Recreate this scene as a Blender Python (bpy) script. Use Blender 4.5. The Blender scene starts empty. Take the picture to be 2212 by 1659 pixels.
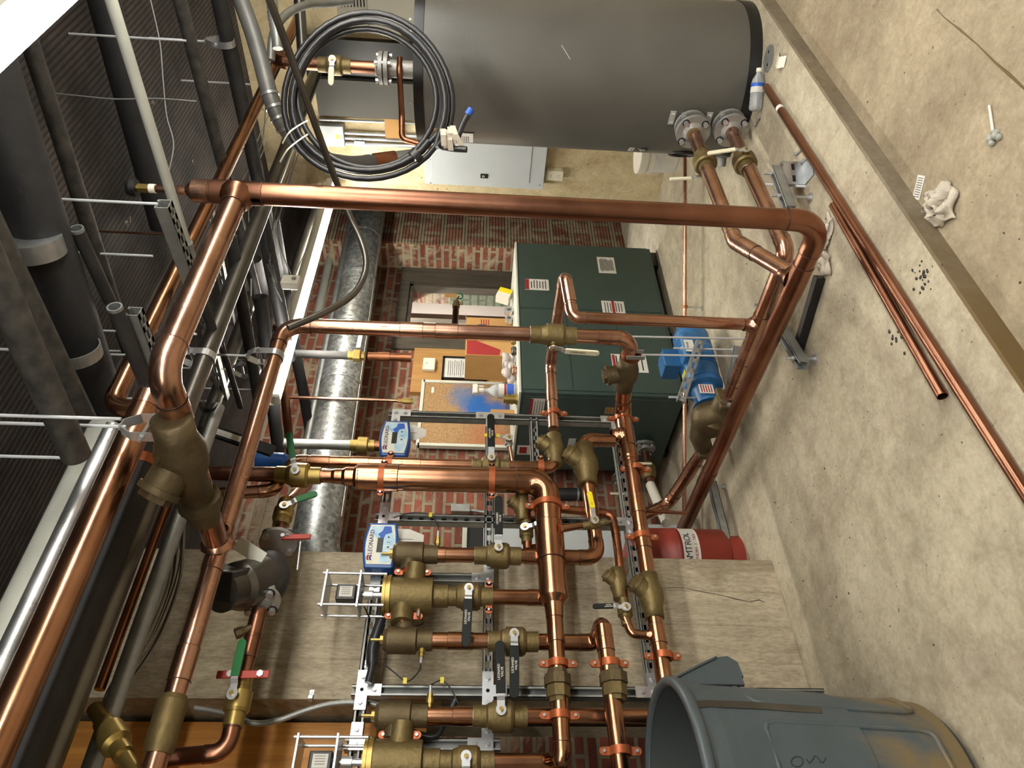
import bpy, bmesh, math, random
from math import sin, cos, pi, radians, sqrt
from mathutils import Vector, Matrix
random.seed(7)
C = bpy.context.scene.collection
SC = bpy.context.scene
V = Vector
# ------------------------------------------------------------ camera (held sideways: world up points to the left of the frame)
F_PX = 1534.0; CAM_H = 1.4
yaw, pitch, roll = radians(47.48), radians(-3.34), radians(1.94)
fw = V((cos(pitch)*cos(yaw), cos(pitch)*sin(yaw), sin(pitch)))
rr = V((sin(yaw), -cos(yaw), 0)); uu = rr.cross(fw)
rt = cos(roll)*rr + sin(roll)*uu; up = -sin(roll)*rr + cos(roll)*uu
CAM = V((0, 0, CAM_H))
cd = bpy.data.cameras.new('camera'); cd.sensor_width = 36.0; cd.sensor_fit = 'HORIZONTAL'
cd.lens = F_PX/2212*36.0; cd.clip_start = 0.02; cd.clip_end = 100
cam = bpy.data.objects.new('camera', cd); C.objects.link(cam); SC.camera = cam
cx_, cy_, cz_ = -up, rt, -fw
cam.matrix_world = Matrix(((cx_.x, cy_.x, cz_.x, 0), (cx_.y, cy_.y, cz_.y, 0), (cx_.z, cy_.z, cz_.z, CAM_H), (0, 0, 0, 1)))

def at(px, py, X=None, Y=None, Z=None, D=None):
    """the place on a known plane (wall, floor, pipe level) seen at a pixel of the photograph"""
    d = rt*((829.5-py)/F_PX) + up*((1106-px)/F_PX) + fw
    if D is not None: t = D
    elif X is not None: t = X/d.x
    elif Y is not None: t = Y/d.y
    else: t = (Z-CAM_H)/d.z
    return CAM + d*t

# ------------------------------------------------------------ mesh building
def frame(d, hint=None):
    d = d.normalized()
    h = hint if hint is not None else (V((0, 0, 1)) if abs(d.z) < .9 else V((1, 0, 0)))
    a = h - d*h.dot(d)
    if a.length < 1e-5: a = V((1, 0, 0)) - d*d.x if abs(d.x) < .9 else V((0, 1, 0)) - d*d.y
    a.normalize(); return a, d.cross(a)

class MB:
    def __init__(s): s.v = []; s.f = []; s.m = []; s.s = []
    def add(s, vs, fs, m=0, sm=True):
        o = len(s.v); s.v += [V(x) for x in vs]
        for f in fs: s.f.append([i+o for i in f]); s.m.append(m); s.s.append(sm)
        return s
    def tube(s, path, r, seg=14, m=0, cap=True, closed=False):
        path = [V(p) for p in path]; n = len(path); rs = r if isinstance(r, (list, tuple)) else [r]*n
        tan = []
        for i in range(n):
            if closed: t = path[(i+1) % n]-path[i-1]
            else: t = path[min(i+1, n-1)]-path[max(i-1, 0)]
            tan.append(t.normalized())
        a, b = frame(tan[0]); vs = []
        for i in range(n):
            a = a - tan[i]*a.dot(tan[i]); a.normalize(); b = tan[i].cross(a)
            for k in range(seg):
                t = 2*pi*k/seg; vs.append(path[i]+(a*cos(t)+b*sin(t))*rs[i])
        fs = []
        for i in range(n if closed else n-1):
            for k in range(seg):
                j = (i+1) % n
                fs.append((i*seg+k, i*seg+(k+1) % seg, j*seg+(k+1) % seg, j*seg+k))
        s.add(vs, fs, m)
        if cap and not closed:
            s.add(vs[:seg], [tuple(range(seg))[::-1]], m, False); s.add(vs[-seg:], [tuple(range(seg))], m, False)
        return s
    def lathe(s, p, d, prof, seg=22, m=0, cap=True, smooth=False, hint=None, ms=None):
        p = V(p); d = V(d).normalized(); a, b = frame(d, hint)
        def ring(t, r): return [p+d*t+(a*cos(2*pi*(k+.5)/seg)+b*sin(2*pi*(k+.5)/seg))*r for k in range(seg)]
        if smooth:
            vs = []
            for t, r in prof: vs += ring(t, r)
            fs = [(i*seg+k, i*seg+(k+1) % seg, (i+1)*seg+(k+1) % seg, (i+1)*seg+k) for i in range(len(prof)-1) for k in range(seg)]
            s.add(vs, fs, m)
        else:
            for i in range(len(prof)-1):
                mm = m if ms is None else ms[i]
                s.add(ring(*prof[i])+ring(*prof[i+1]), [(k, (k+1) % seg, seg+(k+1) % seg, seg+k) for k in range(seg)], mm, seg > 8)
        if cap:
            if prof[0][1] > 1e-4: s.add(ring(*prof[0]), [tuple(range(seg))[::-1]], m, False)
            if prof[-1][1] > 1e-4: s.add(ring(*prof[-1]), [tuple(range(seg))], m, False)
        return s
    def cyl(s, p, q, r, seg=16, m=0, r2=None):
        p, q = V(p), V(q); return s.lathe(p, q-p, [(0, r), ((q-p).length, r if r2 is None else r2)], seg, m)
    def box(s, c, size, ax=None, m=0):
        c = V(c); a = [V((1, 0, 0)), V((0, 1, 0)), V((0, 0, 1))] if ax is None else [V(x) for x in ax]
        h = [x/2 for x in size]
        vs = [c+a[0]*h[0]*i+a[1]*h[1]*j+a[2]*h[2]*k for i in (-1, 1) for j in (-1, 1) for k in (-1, 1)]
        fs = [(0, 1, 3, 2), (4, 6, 7, 5), (0, 4, 5, 1), (2, 3, 7, 6), (0, 2, 6, 4), (1, 5, 7, 3)]
        for f in fs: s.add([vs[i] for i in f], [(0, 1, 2, 3)], m, False)
        return s
    def cbox(s, lo, hi, m=0):
        lo, hi = V(lo), V(hi); return s.box((lo+hi)/2, [abs(x) for x in (hi-lo)], None, m)
    def prism(s, poly, o, u, v, depth, m=0, smooth=False):
        o, u, v = V(o), V(u), V(v); n = u.cross(v).normalized(); k = len(poly)
        A = [o+u*x+v*y for x, y in poly]; B = [p+n*depth for p in A]
        s.add(A, [tuple(range(k))[::-1]], m, False); s.add(B, [tuple(range(k))], m, False)
        if smooth: s.add(A+B, [(i, (i+1) % k, k+(i+1) % k, k+i) for i in range(k)], m, True)
        else:
            for i in range(k): j = (i+1) % k; s.add([A[i], A[j], B[j], B[i]], [(0, 1, 2, 3)], m, False)
        return s
    def ring(s, c, axis, R, r, seg=24, m=0, rs=8):
        a, b = frame(V(axis)); c = V(c)
        return s.tube([c+(a*cos(2*pi*k/seg)+b*sin(2*pi*k/seg))*R for k in range(seg)], r, rs, m, False, True)
    def strip(s, path, wdir, w, t, m=0, closed=False):
        path = [V(p) for p in path]; wd = V(wdir).normalized(); n = len(path); vs = []
        for i in range(n):
            if closed: tg = path[(i+1) % n]-path[i-1]
            else: tg = path[min(i+1, n-1)]-path[max(i-1, 0)]
            nn = tg.cross(wd).normalized()
            vs += [path[i]+wd*w/2+nn*t/2, path[i]-wd*w/2+nn*t/2, path[i]-wd*w/2-nn*t/2, path[i]+wd*w/2-nn*t/2]
        for i in range(n if closed else n-1):
            j = (i+1) % n
            for k in range(4):
                q = [vs[4*i+k], vs[4*i+(k+1) % 4], vs[4*j+(k+1) % 4], vs[4*j+k]]
                s.add(q, [(0, 1, 2, 3)], m, False)
        if not closed: s.add(vs[:4], [(0, 1, 2, 3)], m, False); s.add(vs[-4:], [(3, 2, 1, 0)], m, False)
        return s
    def sphere(s, c, r, seg=14, m=0, sc=(1, 1, 1)):
        c = V(c); n = seg//2; vs = []; fs = []
        for i in range(n+1):
            for k in range(seg):
                a, b = pi*i/n, 2*pi*k/seg
                vs.append(c+V((sin(a)*cos(b)*sc[0], sin(a)*sin(b)*sc[1], cos(a)*sc[2]))*r)
        for i in range(n):
            for k in range(seg): fs.append((i*seg+k, (i+1)*seg+k, (i+1)*seg+(k+1) % seg, i*seg+(k+1) % seg))
        return s.add(vs, fs, m)

OFF = {}
def mesh_obj(name, mb, mats, off, bevel=0):
    me = bpy.data.meshes.new(name); me.from_pydata([tuple(v-off) for v in mb.v], [], mb.f)
    for m in (mats if isinstance(mats, (list, tuple)) else [mats]): me.materials.append(m)
    me.polygons.foreach_set('material_index', mb.m); me.polygons.foreach_set('use_smooth', mb.s)
    bm = bmesh.new(); bm.from_mesh(me)
    if bevel or name in ('floor',): bmesh.ops.remove_doubles(bm, verts=bm.verts, dist=1e-5)
    bmesh.ops.recalc_face_normals(bm, faces=bm.faces); bm.to_mesh(me); bm.free(); me.update()
    o = bpy.data.objects.new(name, me); C.objects.link(o)
    if bevel:
        b = o.modifiers.new('edge', 'BEVEL'); b.width = bevel; b.segments = 2; b.limit_method = 'ANGLE'; b.angle_limit = radians(50)
    return o
def tag(o, label=None, cat=None, group=None, kind=None):
    if label: o['label'] = label
    if cat: o['category'] = cat
    if group: o['group'] = group
    if kind: o['kind'] = kind
    return o
def T(name, label, cat, loc, group=None):
    o = bpy.data.objects.new(name, None); C.objects.link(o); o.location = V(loc); o.empty_display_size = .05
    OFF[o.name] = V(loc); return tag(o, label, cat, group)
def P(name, mb, mats, par, label=None, bevel=0):
    o = mesh_obj(name, mb, mats, OFF[par.name], bevel); OFF[o.name] = OFF[par.name]; o.parent = par
    if label: o['label'] = label
    return o
def S(name, mb, mats, label=None, cat=None, group=None, kind=None, bevel=0):
    lo = V([min(v[i] for v in mb.v) for i in range(3)]); hi = V([max(v[i] for v in mb.v) for i in range(3)])
    loc = V(((lo.x+hi.x)/2, (lo.y+hi.y)/2, lo.z)); o = mesh_obj(name, mb, mats, loc, bevel); o.location = loc
    OFF[o.name] = loc; return tag(o, label, cat, group, kind)
def text(par, s, pos, xd, yd, size, m, name='lettering', ext=.0004, al='CENTER', space=1.0):
    cu = bpy.data.curves.new(name, 'FONT'); cu.body = s; cu.size = size; cu.extrude = ext; cu.align_x = al; cu.align_y = 'CENTER'
    cu.space_character = space; cu.resolution_u = 3; cu.materials.append(m)
    tmp = bpy.data.objects.new(name, cu); me = bpy.data.meshes.new_from_object(tmp); bpy.data.objects.remove(tmp); bpy.data.curves.remove(cu)
    o = bpy.data.objects.new(name, me); C.objects.link(o)
    x = V(xd).normalized(); y = V(yd); y = (y-x*y.dot(x)).normalized(); z = x.cross(y); p = V(pos)-OFF[par.name]
    o.parent = par
    o.matrix_local = Matrix(((x.x, y.x, z.x, p.x), (x.y, y.y, z.y, p.y), (x.z, y.z, z.z, p.z), (0, 0, 0, 1)))
    OFF[o.name] = OFF[par.name]; return o

# ------------------------------------------------------------ materials
def srgb(r, g, b):
    return tuple(((c/255)/12.92 if c/255 <= .04045 else ((c/255+.055)/1.055)**2.4) for c in (r, g, b))+(1,)
def mat(name, col, rough=.5, metal=0, col2=None, scale=6, detail=4, contrast=.5, bump=0, bscale=None, rvar=0, spec=.5, stretch=None, emit=0, trans=0, alpha=1, coord='Object'):
    m = bpy.data.materials.new(name); m.use_nodes = True; nt = m.node_tree; b = nt.nodes['Principled BSDF']
    L = nt.links.new; N = nt.nodes.new
    c = srgb(*col); b.inputs['Base Color'].default_value = c; b.inputs['Roughness'].default_value = rough
    b.inputs['Metallic'].default_value = metal; b.inputs['Specular IOR Level'].default_value = spec
    if trans: b.inputs['Transmission Weight'].default_value = trans; b.inputs['IOR'].default_value = 1.33
    if emit: b.inputs['Emission Color'].default_value = c; b.inputs['Emission Strength'].default_value = emit
    if alpha < 1: b.inputs['Alpha'].default_value = alpha
    if col2 or bump or rvar:
        tc = N('ShaderNodeTexCoord'); mp = N('ShaderNodeMapping'); L(tc.outputs[coord], mp.inputs[0])
        if stretch: mp.inputs['Scale'].default_value = stretch
        n = N('ShaderNodeTexNoise'); n.inputs['Scale'].default_value = scale; n.inputs['Detail'].default_value = detail; L(mp.outputs[0], n.inputs[0])
        if col2:
            r = N('ShaderNodeValToRGB'); r.color_ramp.elements[0].position = .5-contrast/2; r.color_ramp.elements[1].position = .5+contrast/2
            r.color_ramp.elements[0].color = c; r.color_ramp.elements[1].color = srgb(*col2)
            L(n.outputs['Fac'], r.inputs[0]); L(r.outputs[0], b.inputs['Base Color'])
        if rvar:
            q = N('ShaderNodeMapRange'); q.inputs['To Min'].default_value = max(.03, rough-rvar); q.inputs['To Max'].default_value = rough+rvar
            L(n.outputs['Fac'], q.inputs[0]); L(q.outputs[0], b.inputs['Roughness'])
        if bump:
            n2 = N('ShaderNodeTexNoise'); n2.inputs['Scale'].default_value = bscale or scale*4; n2.inputs['Detail'].default_value = 5; L(mp.outputs[0], n2.inputs[0])
            bp = N('ShaderNodeBump'); bp.inputs['Strength'].default_value = bump; bp.inputs['Distance'].default_value = .01
            L(n2.outputs['Fac'], bp.inputs['Height']); L(bp.outputs[0], b.inputs['Normal'])
    return m
M = {}
M['copper'] = mat('copper', (176, 130, 108), .26, 1, (206, 166, 144), 9, 3, .6, rvar=.07)
M['copper_old'] = mat('copper_tarnished', (128, 86, 67), .32, 1, (162, 116, 93), 7, 4, .6, rvar=.08)
M['copper_warm'] = mat('copper_rack', (158, 112, 84), .23, 1, (186, 140, 110), 10, 3, .6, rvar=.06)
M['copper_dark'] = mat('copper_brown', (132, 86, 62), .38, 1, (168, 114, 82), 8, 4, .6, rvar=.1)
M['solder'] = mat('solder', (196, 190, 180), .35, 1)
M['flux'] = mat('solder_dark', (92, 70, 58), .5, .8)
M['bronze'] = mat('cast_bronze', (104, 90, 57), .52, .7, (128, 112, 74), 12, 5, .6, bump=.25, bscale=60)
M['bronze_dark'] = mat('cast_bronze_dark', (84, 72, 50), .55, .65, (106, 92, 66), 12, 5, .6, bump=.25, bscale=60)
M['brass'] = mat('brass', (150, 128, 70), .38, .85, (172, 150, 90), 14, 3, .5)
M['galv'] = mat('galvanised', (168, 172, 174), .38, .85, (196, 199, 200), 30, 4, .5)
M['galv_dull'] = mat('galvanised_dull', (140, 142, 140), .5, .7, (166, 168, 164), 20, 4, .5)
M['zinc'] = mat('zinc_plate', (196, 200, 204), .32, .8, (216, 219, 222), 14, 3, .6)
M['steel'] = mat('steel_rod', (186, 188, 190), .35, .7)
M['rodpale'] = mat('zinc_rod', (206, 210, 214), .4, .25)
M['steel_dark'] = mat('steel_pipe', (92, 90, 86), .34, .9, (120, 117, 110), 8, 5, .6, rvar=.08)
M['iron'] = mat('black_iron', (46, 46, 48), .55, .3, (66, 64, 62), 9, 6, .5, bump=.2, bscale=50)
M['iron_rusty'] = mat('black_iron_rusty', (42, 42, 42), .55, .2, (80, 77, 72), 26, 9, .45, bump=.3, bscale=40)
M['insul'] = mat('black_insulation', (34, 34, 36), .6, 0, (48, 48, 50), 14, 5, .6, bump=.2, bscale=40)
M['black'] = mat('black_plastic', (22, 22, 23), .42)
M['cable'] = mat('black_cable', (30, 31, 34), .38, 0, (44, 45, 48), 20, 3)
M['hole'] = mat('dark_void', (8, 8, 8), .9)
M['white'] = mat('white_plastic', (226, 222, 208), .4)
M['ivory'] = mat('ivory_handle', (232, 228, 202), .35, 0, (214, 208, 178), 30, 3)
M['paper'] = mat('paper', (224, 222, 214), .8, 0, (206, 204, 196), 8, 3)
M['ink'] = mat('ink', (40, 40, 42), .8)
M['redink'] = mat('red_print', (146, 34, 36), .7)
M['blue'] = mat('blue_plastic', (28, 86, 160), .35, 0, (24, 74, 146), 14, 3)
M['blue2'] = mat('panel_blue', (92, 178, 220), .4, 0, (214, 230, 236), 14, 3, .4)
M['cream'] = mat('panel_cream', (222, 222, 206), .45)
M['navy'] = mat('navy_print', (34, 44, 120), .5)
M['tapeblue'] = mat('blue_tape', (44, 92, 190), .5)
M['red'] = mat('red_handle', (150, 40, 30), .45, 0, (170, 56, 42), 12, 4)
M['green'] = mat('green_handle', (24, 92, 48), .4, 0, (36, 112, 60), 12, 4)
M['blackgrip'] = mat('black_grip', (14, 19, 19), .5, spec=.25)
M['yellow'] = mat('yellow_plastic', (226, 206, 30), .4)
M['motor'] = mat('motor_blue', (44, 102, 152), .42, 0, (34, 88, 138), 7, 4, .5, bump=.1, bscale=80)
M['tank'] = mat('tank_grey', (84, 82, 77), .36, .1, (98, 96, 90), 3, 8, .7, bump=.05, bscale=120, rvar=.06)
M['boiler'] = mat('boiler_green', (48, 66, 61), .45, 0, (56, 74, 69), 4, 5, .6, bump=.06, bscale=150)
M['offwhite'] = mat('off_white_sheet', (214, 216, 204), .5, 0, (196, 198, 184), 5, 4)
M['epanel'] = mat('panel_grey', (184, 190, 192), .45, 0, (192, 198, 200), 5, 4)
M['beigebox'] = mat('beige_cabinet', (160, 156, 140), .55, 0, (148, 144, 128), 5, 4)
M['redtank'] = mat('red_tank', (128, 40, 28), .45, 0, (142, 50, 36), 6, 5, .6)
M['cardboard'] = mat('cardboard', (182, 140, 84), .85, 0, (168, 126, 74), 6, 5, .6)
M['cork'] = mat('cork', (170, 136, 92), .9, 0, (140, 108, 70), 120, 4, .6)
M['ply'] = mat('plywood', (190, 146, 88), .6, 0, (164, 120, 66), 4, 6, .5, stretch=(9, 9, .8))
M['wood'] = mat('orange_timber', (226, 160, 70), .45, 0, (168, 106, 40), 3, 8, .55, stretch=(10, 10, .7), bump=.15, bscale=9)
M['oldwood'] = mat('old_timber', (92, 84, 70), .8, 0, (56, 52, 44), 3, 8, .5, stretch=(8, 8, .8), bump=.3, bscale=8)
M['bin'] = mat('bin_grey', (66, 75, 79), .45)
M['rag'] = mat('rag_cloth', (206, 196, 180), .95, 0, (180, 170, 154), 16, 6, bump=.4, bscale=40)
M['orange'] = mat('orange_clamp', (158, 84, 48), .42, .5, (178, 100, 62), 20, 3)
M['drywall'] = mat('white_drywall', (232, 228, 220), .85, 0, (220, 216, 208), 3, 5)
M['plasterwhite'] = mat('white_insulation', (176, 178, 168), .6, 0, (154, 156, 148), 6, 5)
M['alu'] = mat('aluminium_jacket', (150, 152, 152), .28, .95, (186, 188, 188), 8, 5, rvar=.1)
M['clear'] = mat('clear_plastic', (236, 241, 244), .12, 0, trans=.72)
M['bag'] = mat('clear_bag', (230, 220, 214), .35, 0, trans=.5)
M['cast'] = mat('cast_grey', (140, 138, 133), .42, .35, (164, 162, 157), 12, 4, .5, bump=.15, bscale=80)
M['rimblack'] = mat('gloss_black', (12, 12, 13), .3)
M['darkboard'] = mat('dark_board', (74, 72, 64), .6, .1, (60, 58, 52), 3, 5)
M['conduit'] = mat('grey_conduit', (96, 96, 95), .5, .4, (116, 116, 112), 9, 4)
M['tube2'] = mat('lit_tube_far', (255, 250, 238), .4, emit=82)
M['tube'] = mat('lit_tube', (255, 250, 238), .4, emit=50)
M['bin_in'] = mat('bin_inside', (52, 57, 56), .7)  # darker than the outer wall: shade inside the bin put into the colour
# ------------------------------------------------------------ special surfaces
def node_mat(name, rough=.85):
    m = bpy.data.materials.new(name); m.use_nodes = True; nt = m.node_tree; b = nt.nodes['Principled BSDF']; b.inputs['Roughness'].default_value = rough
    return m, nt, b, nt.nodes.new, nt.links.new
def ramp(N, stops):
    r = N('ShaderNodeValToRGB'); e = r.color_ramp.elements
    while len(e) < len(stops): e.new(.5)
    for i, (p, c) in enumerate(stops): e[i].position = p; e[i].color = srgb(*c) if len(c) == 3 else c
    return r
def mix(N, L, a, b, fac, mode='MIX'):
    x = N('ShaderNodeMix'); x.data_type = 'RGBA'; x.blend_type = mode
    if isinstance(fac, (int, float)): x.inputs[0].default_value = fac
    else: L(fac, x.inputs[0])
    for s, i in ((a, 6), (b, 7)):
        if isinstance(s, tuple): x.inputs[i].default_value = s
        else: L(s, x.inputs[i])
    return x.outputs[2]
def noise(N, L, vec, sc, det=6, ro=.6, dist=0):
    n = N('ShaderNodeTexNoise'); n.inputs['Scale'].default_value = sc; n.inputs['Detail'].default_value = det; n.inputs['Roughness'].default_value = ro
    n.inputs['Distortion'].default_value = dist; L(vec, n.inputs[0]); return n.outputs['Fac']
def bumpn(N, L, b, h, st=.3, d=.01):
    p = N('ShaderNodeBump'); p.inputs['Strength'].default_value = st; p.inputs['Distance'].default_value = d; L(h, p.inputs['Height']); L(p.outputs[0], b.inputs['Normal'])
def concrete(name, stops, stain, spot, sc=1.0, bump=.25):
    m, nt, b, N, L = node_mat(name, .88); tc = N('ShaderNodeTexCoord'); g = tc.outputs['Object']
    base = ramp(N, stops); L(noise(N, L, g, 2.2*sc, 8, .62, .4), base.inputs[0])
    st = ramp(N, [(.52, (0, 0, 0)), (.72, (255, 255, 255))]); L(noise(N, L, g, 1.1*sc, 7, .7, 1.2), st.inputs[0])
    c = mix(N, L, base.outputs[0], srgb(*stain), st.outputs[0])
    md = ramp(N, [(.36, (196, 188, 178)), (.6, (255, 255, 255))]); L(noise(N, L, g, 14*sc, 9, .72, .5), md.inputs[0]); c = mix(N, L, c, md.outputs[0], .5, 'MULTIPLY')
    sp = ramp(N, [(.71, (0, 0, 0)), (.75, (255, 255, 255))]); L(noise(N, L, g, 46*sc, 3, .5), sp.inputs[0])
    c = mix(N, L, c, srgb(*spot), sp.outputs[0])
    fine = ramp(N, [(.3, (200, 200, 200)), (.7, (255, 255, 255))]); L(noise(N, L, g, 60, 4, .7), fine.inputs[0])
    c = mix(N, L, c, fine.outputs[0], .55, 'MULTIPLY'); L(c, b.inputs['Base Color']); bumpn(N, L, b, noise(N, L, g, 24, 8, .7), bump, .008); return m
M['pad'] = concrete('pad_concrete', [(.3, (158, 148, 127)), (.5, (186, 176, 152)), (.7, (205, 196, 171))], (168, 154, 134), (112, 98, 82))
M['slab'] = concrete('slab_concrete', [(.3, (142, 128, 105)), (.5, (168, 154, 128)), (.7, (188, 173, 146))], (150, 132, 108), (104, 86, 68))
M['curb'] = concrete('curb_concrete', [(.3, (112, 102, 84)), (.5, (134, 122, 102)), (.7, (148, 136, 114))], (122, 104, 70), (86, 74, 60))
def damp(m):      # the curb face is damp and brown towards the near end
    nt = m.node_tree; b = nt.nodes['Principled BSDF']; N, L = nt.nodes.new, nt.links.new; src = b.inputs['Base Color'].links[0].from_socket
    g = N('ShaderNodeTexCoord').outputs['Object']; sx = N('ShaderNodeSeparateXYZ'); L(g, sx.inputs[0]); n = noise(N, L, g, 3, 5)
    a = N('ShaderNodeMath'); a.operation = 'MULTIPLY_ADD'; L(n, a.inputs[0]); a.inputs[1].default_value = .9; L(sx.outputs[0], a.inputs[2])
    r = N('ShaderNodeMapRange'); r.inputs['From Min'].default_value = .95; r.inputs['From Max'].default_value = .35; L(a.outputs[0], r.inputs[0])
    L(mix(N, L, src, srgb(104, 84, 48), r.outputs[0]), b.inputs['Base Color'])
damp(M['curb'])
M['tan'] = concrete('tan_wall', [(.3, (196, 178, 136)), (.5, (218, 202, 162)), (.7, (230, 216, 180))], (178, 148, 104), (130, 104, 70), .6, .12)
M['sidewall'] = concrete('plain_wall', [(.3, (150, 142, 126)), (.5, (166, 158, 142)), (.7, (180, 172, 156))], (140, 130, 112), (110, 100, 88))
def pier_mat():
    m, nt, b, N, L = node_mat('board_formed_concrete', .85); tc = N('ShaderNodeTexCoord'); mp = N('ShaderNodeMapping'); mp.inputs['Scale'].default_value = (4, 1, 1); L(tc.outputs['Object'], mp.inputs[0])
    g = tc.outputs['Object']; w = mp.outputs[0]
    base = ramp(N, [(.28, (150, 138, 116)), (.5, (180, 168, 144)), (.72, (204, 192, 168))]); L(noise(N, L, w, 3.4, 10, .72, .25), base.inputs[0])
    ln = N('ShaderNodeTexWave'); ln.wave_type = 'BANDS'; ln.bands_direction = 'X'; ln.inputs['Scale'].default_value = 2.0; ln.inputs['Distortion'].default_value = .5; L(g, ln.inputs[0])
    lr = ramp(N, [(.0, (150, 140, 126)), (.012, (255, 255, 255))]); L(ln.outputs['Fac'], lr.inputs[0])
    c = mix(N, L, base.outputs[0], lr.outputs[0], .25, 'MULTIPLY')
    st = ramp(N, [(.55, (0, 0, 0)), (.7, (255, 255, 255))]); L(noise(N, L, w, 1.3, 6, .7, 1), st.inputs[0])
    c = mix(N, L, c, srgb(140, 126, 102), st.outputs[0]); pt = ramp(N, [(.36, (176, 166, 154)), (.58, (255, 255, 255))]); L(noise(N, L, w, 26, 8, .75), pt.inputs[0]); c = mix(N, L, c, pt.outputs[0], .55, 'MULTIPLY')
    sp = ramp(N, [(.70, (0, 0, 0)), (.73, (255, 255, 255))]); L(noise(N, L, w, 22, 4, .6), sp.inputs[0])
    c = mix(N, L, c, srgb(204, 194, 172), sp.outputs[0]); L(c, b.inputs['Base Color']); bumpn(N, L, b, noise(N, L, w, 16, 8, .75), .4, .008); return m
M['pier'] = pier_mat()
def brick_mat(name, c1, c2, mortar, w, h, ms=.012, fl=False):
    m, nt, b, N, L = node_mat(name, .9); tc = N('ShaderNodeTexCoord'); sx = N('ShaderNodeSeparateXYZ'); L(tc.outputs['Object'], sx.inputs[0])
    ad = N('ShaderNodeMath'); ad.operation = 'ADD'; L(sx.outputs[0], ad.inputs[0]); L(sx.outputs[1], ad.inputs[1])
    cb = N('ShaderNodeCombineXYZ'); L(ad.outputs[0], cb.inputs[0]); L(sx.outputs[2], cb.inputs[1])
    br = N('ShaderNodeTexBrick'); br.inputs['Scale'].default_value = 1; br.inputs['Brick Width'].default_value = w; br.inputs['Row Height'].default_value = h
    br.inputs['Mortar Size'].default_value = ms; br.inputs['Mortar Smooth'].default_value = .2; br.inputs['Color1'].default_value = srgb(*c1); br.inputs['Color2'].default_value = srgb(*c2); br.inputs['Mortar'].default_value = srgb(*mortar)
    L(cb.outputs[0], br.inputs[0]); g = tc.outputs['Object']
    d = ramp(N, [(.3, (150, 140, 132)), (.65, (255, 255, 255))]); L(noise(N, L, g, 5, 8, .7), d.inputs[0])
    c = mix(N, L, br.outputs['Color'], d.outputs[0], .8, 'MULTIPLY')
    st = ramp(N, [(.52, (0, 0, 0)), (.62, (255, 255, 255))]); L(noise(N, L, g, 3.1, 8, .7, .8), st.inputs[0])
    c = mix(N, L, c, srgb(*mortar), st.outputs[0]); h = br.outputs['Fac']
    inv = N('ShaderNodeMath'); inv.operation = 'SUBTRACT'; inv.inputs[0].default_value = 1; L(h, inv.inputs[1]); ht = inv.outputs[0]
    if fl:
        wv = N('ShaderNodeTexWave'); wv.bands_direction = 'Y'; wv.inputs['Scale'].default_value = 11; L(cb.outputs[0], wv.inputs[0])
        wr = ramp(N, [(.2, (90, 80, 76)), (.5, (255, 255, 255))]); L(wv.outputs['Fac'], wr.inputs[0]); c = mix(N, L, c, wr.outputs[0], .75, 'MULTIPLY')
    L(c, b.inputs['Base Color']); bumpn(N, L, b, ht, .7, .012); return m
M['brick'] = brick_mat('red_brick', (118, 60, 47), (152, 86, 66), (150, 136, 114), .215, .072, .013)  # darkened brick: the low light behind the rack is put into the colour
M['brick2'] = brick_mat('patched_brick', (150, 84, 66), (188, 120, 94), (204, 190, 162), .215, .072, .016)
M['flute'] = brick_mat('fluted_clay_tile', (150, 98, 78), (176, 124, 100), (178, 162, 132), .26, .2, .03, True)
M['greenbrick'] = brick_mat('painted_brick', (126, 140, 118), (140, 150, 126), (110, 112, 98), .215, .075)
def ceil_mat():
    m, nt, b, N, L = node_mat('ribbed_clay_ceiling', .9); tc = N('ShaderNodeTexCoord'); g = tc.outputs['Object']
    wv = N('ShaderNodeTexWave'); wv.bands_direction = 'Y'; wv.inputs['Scale'].default_value = 13; wv.inputs['Distortion'].default_value = .3; L(g, wv.inputs[0])
    r = ramp(N, [(.1, (38, 36, 35)), (.6, (76, 67, 62))]); L(wv.outputs['Fac'], r.inputs[0])
    d = ramp(N, [(.4, (90, 84, 80)), (.6, (255, 255, 255))]); L(noise(N, L, g, 2, 7, .7), d.inputs[0])
    c = mix(N, L, r.outputs[0], d.outputs[0], .8, 'MULTIPLY')
    sp = ramp(N, [(.69, (0, 0, 0)), (.72, (255, 255, 255))]); L(noise(N, L, g, 7, 6, .6), sp.inputs[0])
    c = mix(N, L, c, srgb(150, 140, 124), sp.outputs[0]); L(c, b.inputs['Base Color']); bumpn(N, L, b, wv.outputs['Fac'], .3, .006); return m
M['ceil'] = ceil_mat()
def duct_mat():
    m, nt, b, N, L = node_mat('spangled_zinc', .42); b.inputs['Metallic'].default_value = .75; tc = N('ShaderNodeTexCoord')
    v = N('ShaderNodeTexVoronoi'); v.inputs['Scale'].default_value = 45; L(tc.outputs['Object'], v.inputs[0])
    r = ramp(N, [(.1, (128, 132, 134)), (.9, (196, 200, 200))]); L(v.outputs['Color'], r.inputs[0])
    d = ramp(N, [(.35, (170, 164, 150)), (.7, (255, 255, 255))]); L(noise(N, L, tc.outputs['Object'], 2.5, 6), d.inputs[0])
    L(mix(N, L, r.outputs[0], d.outputs[0], .7, 'MULTIPLY'), b.inputs['Base Color']); return m
M['duct'] = duct_mat()
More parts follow.
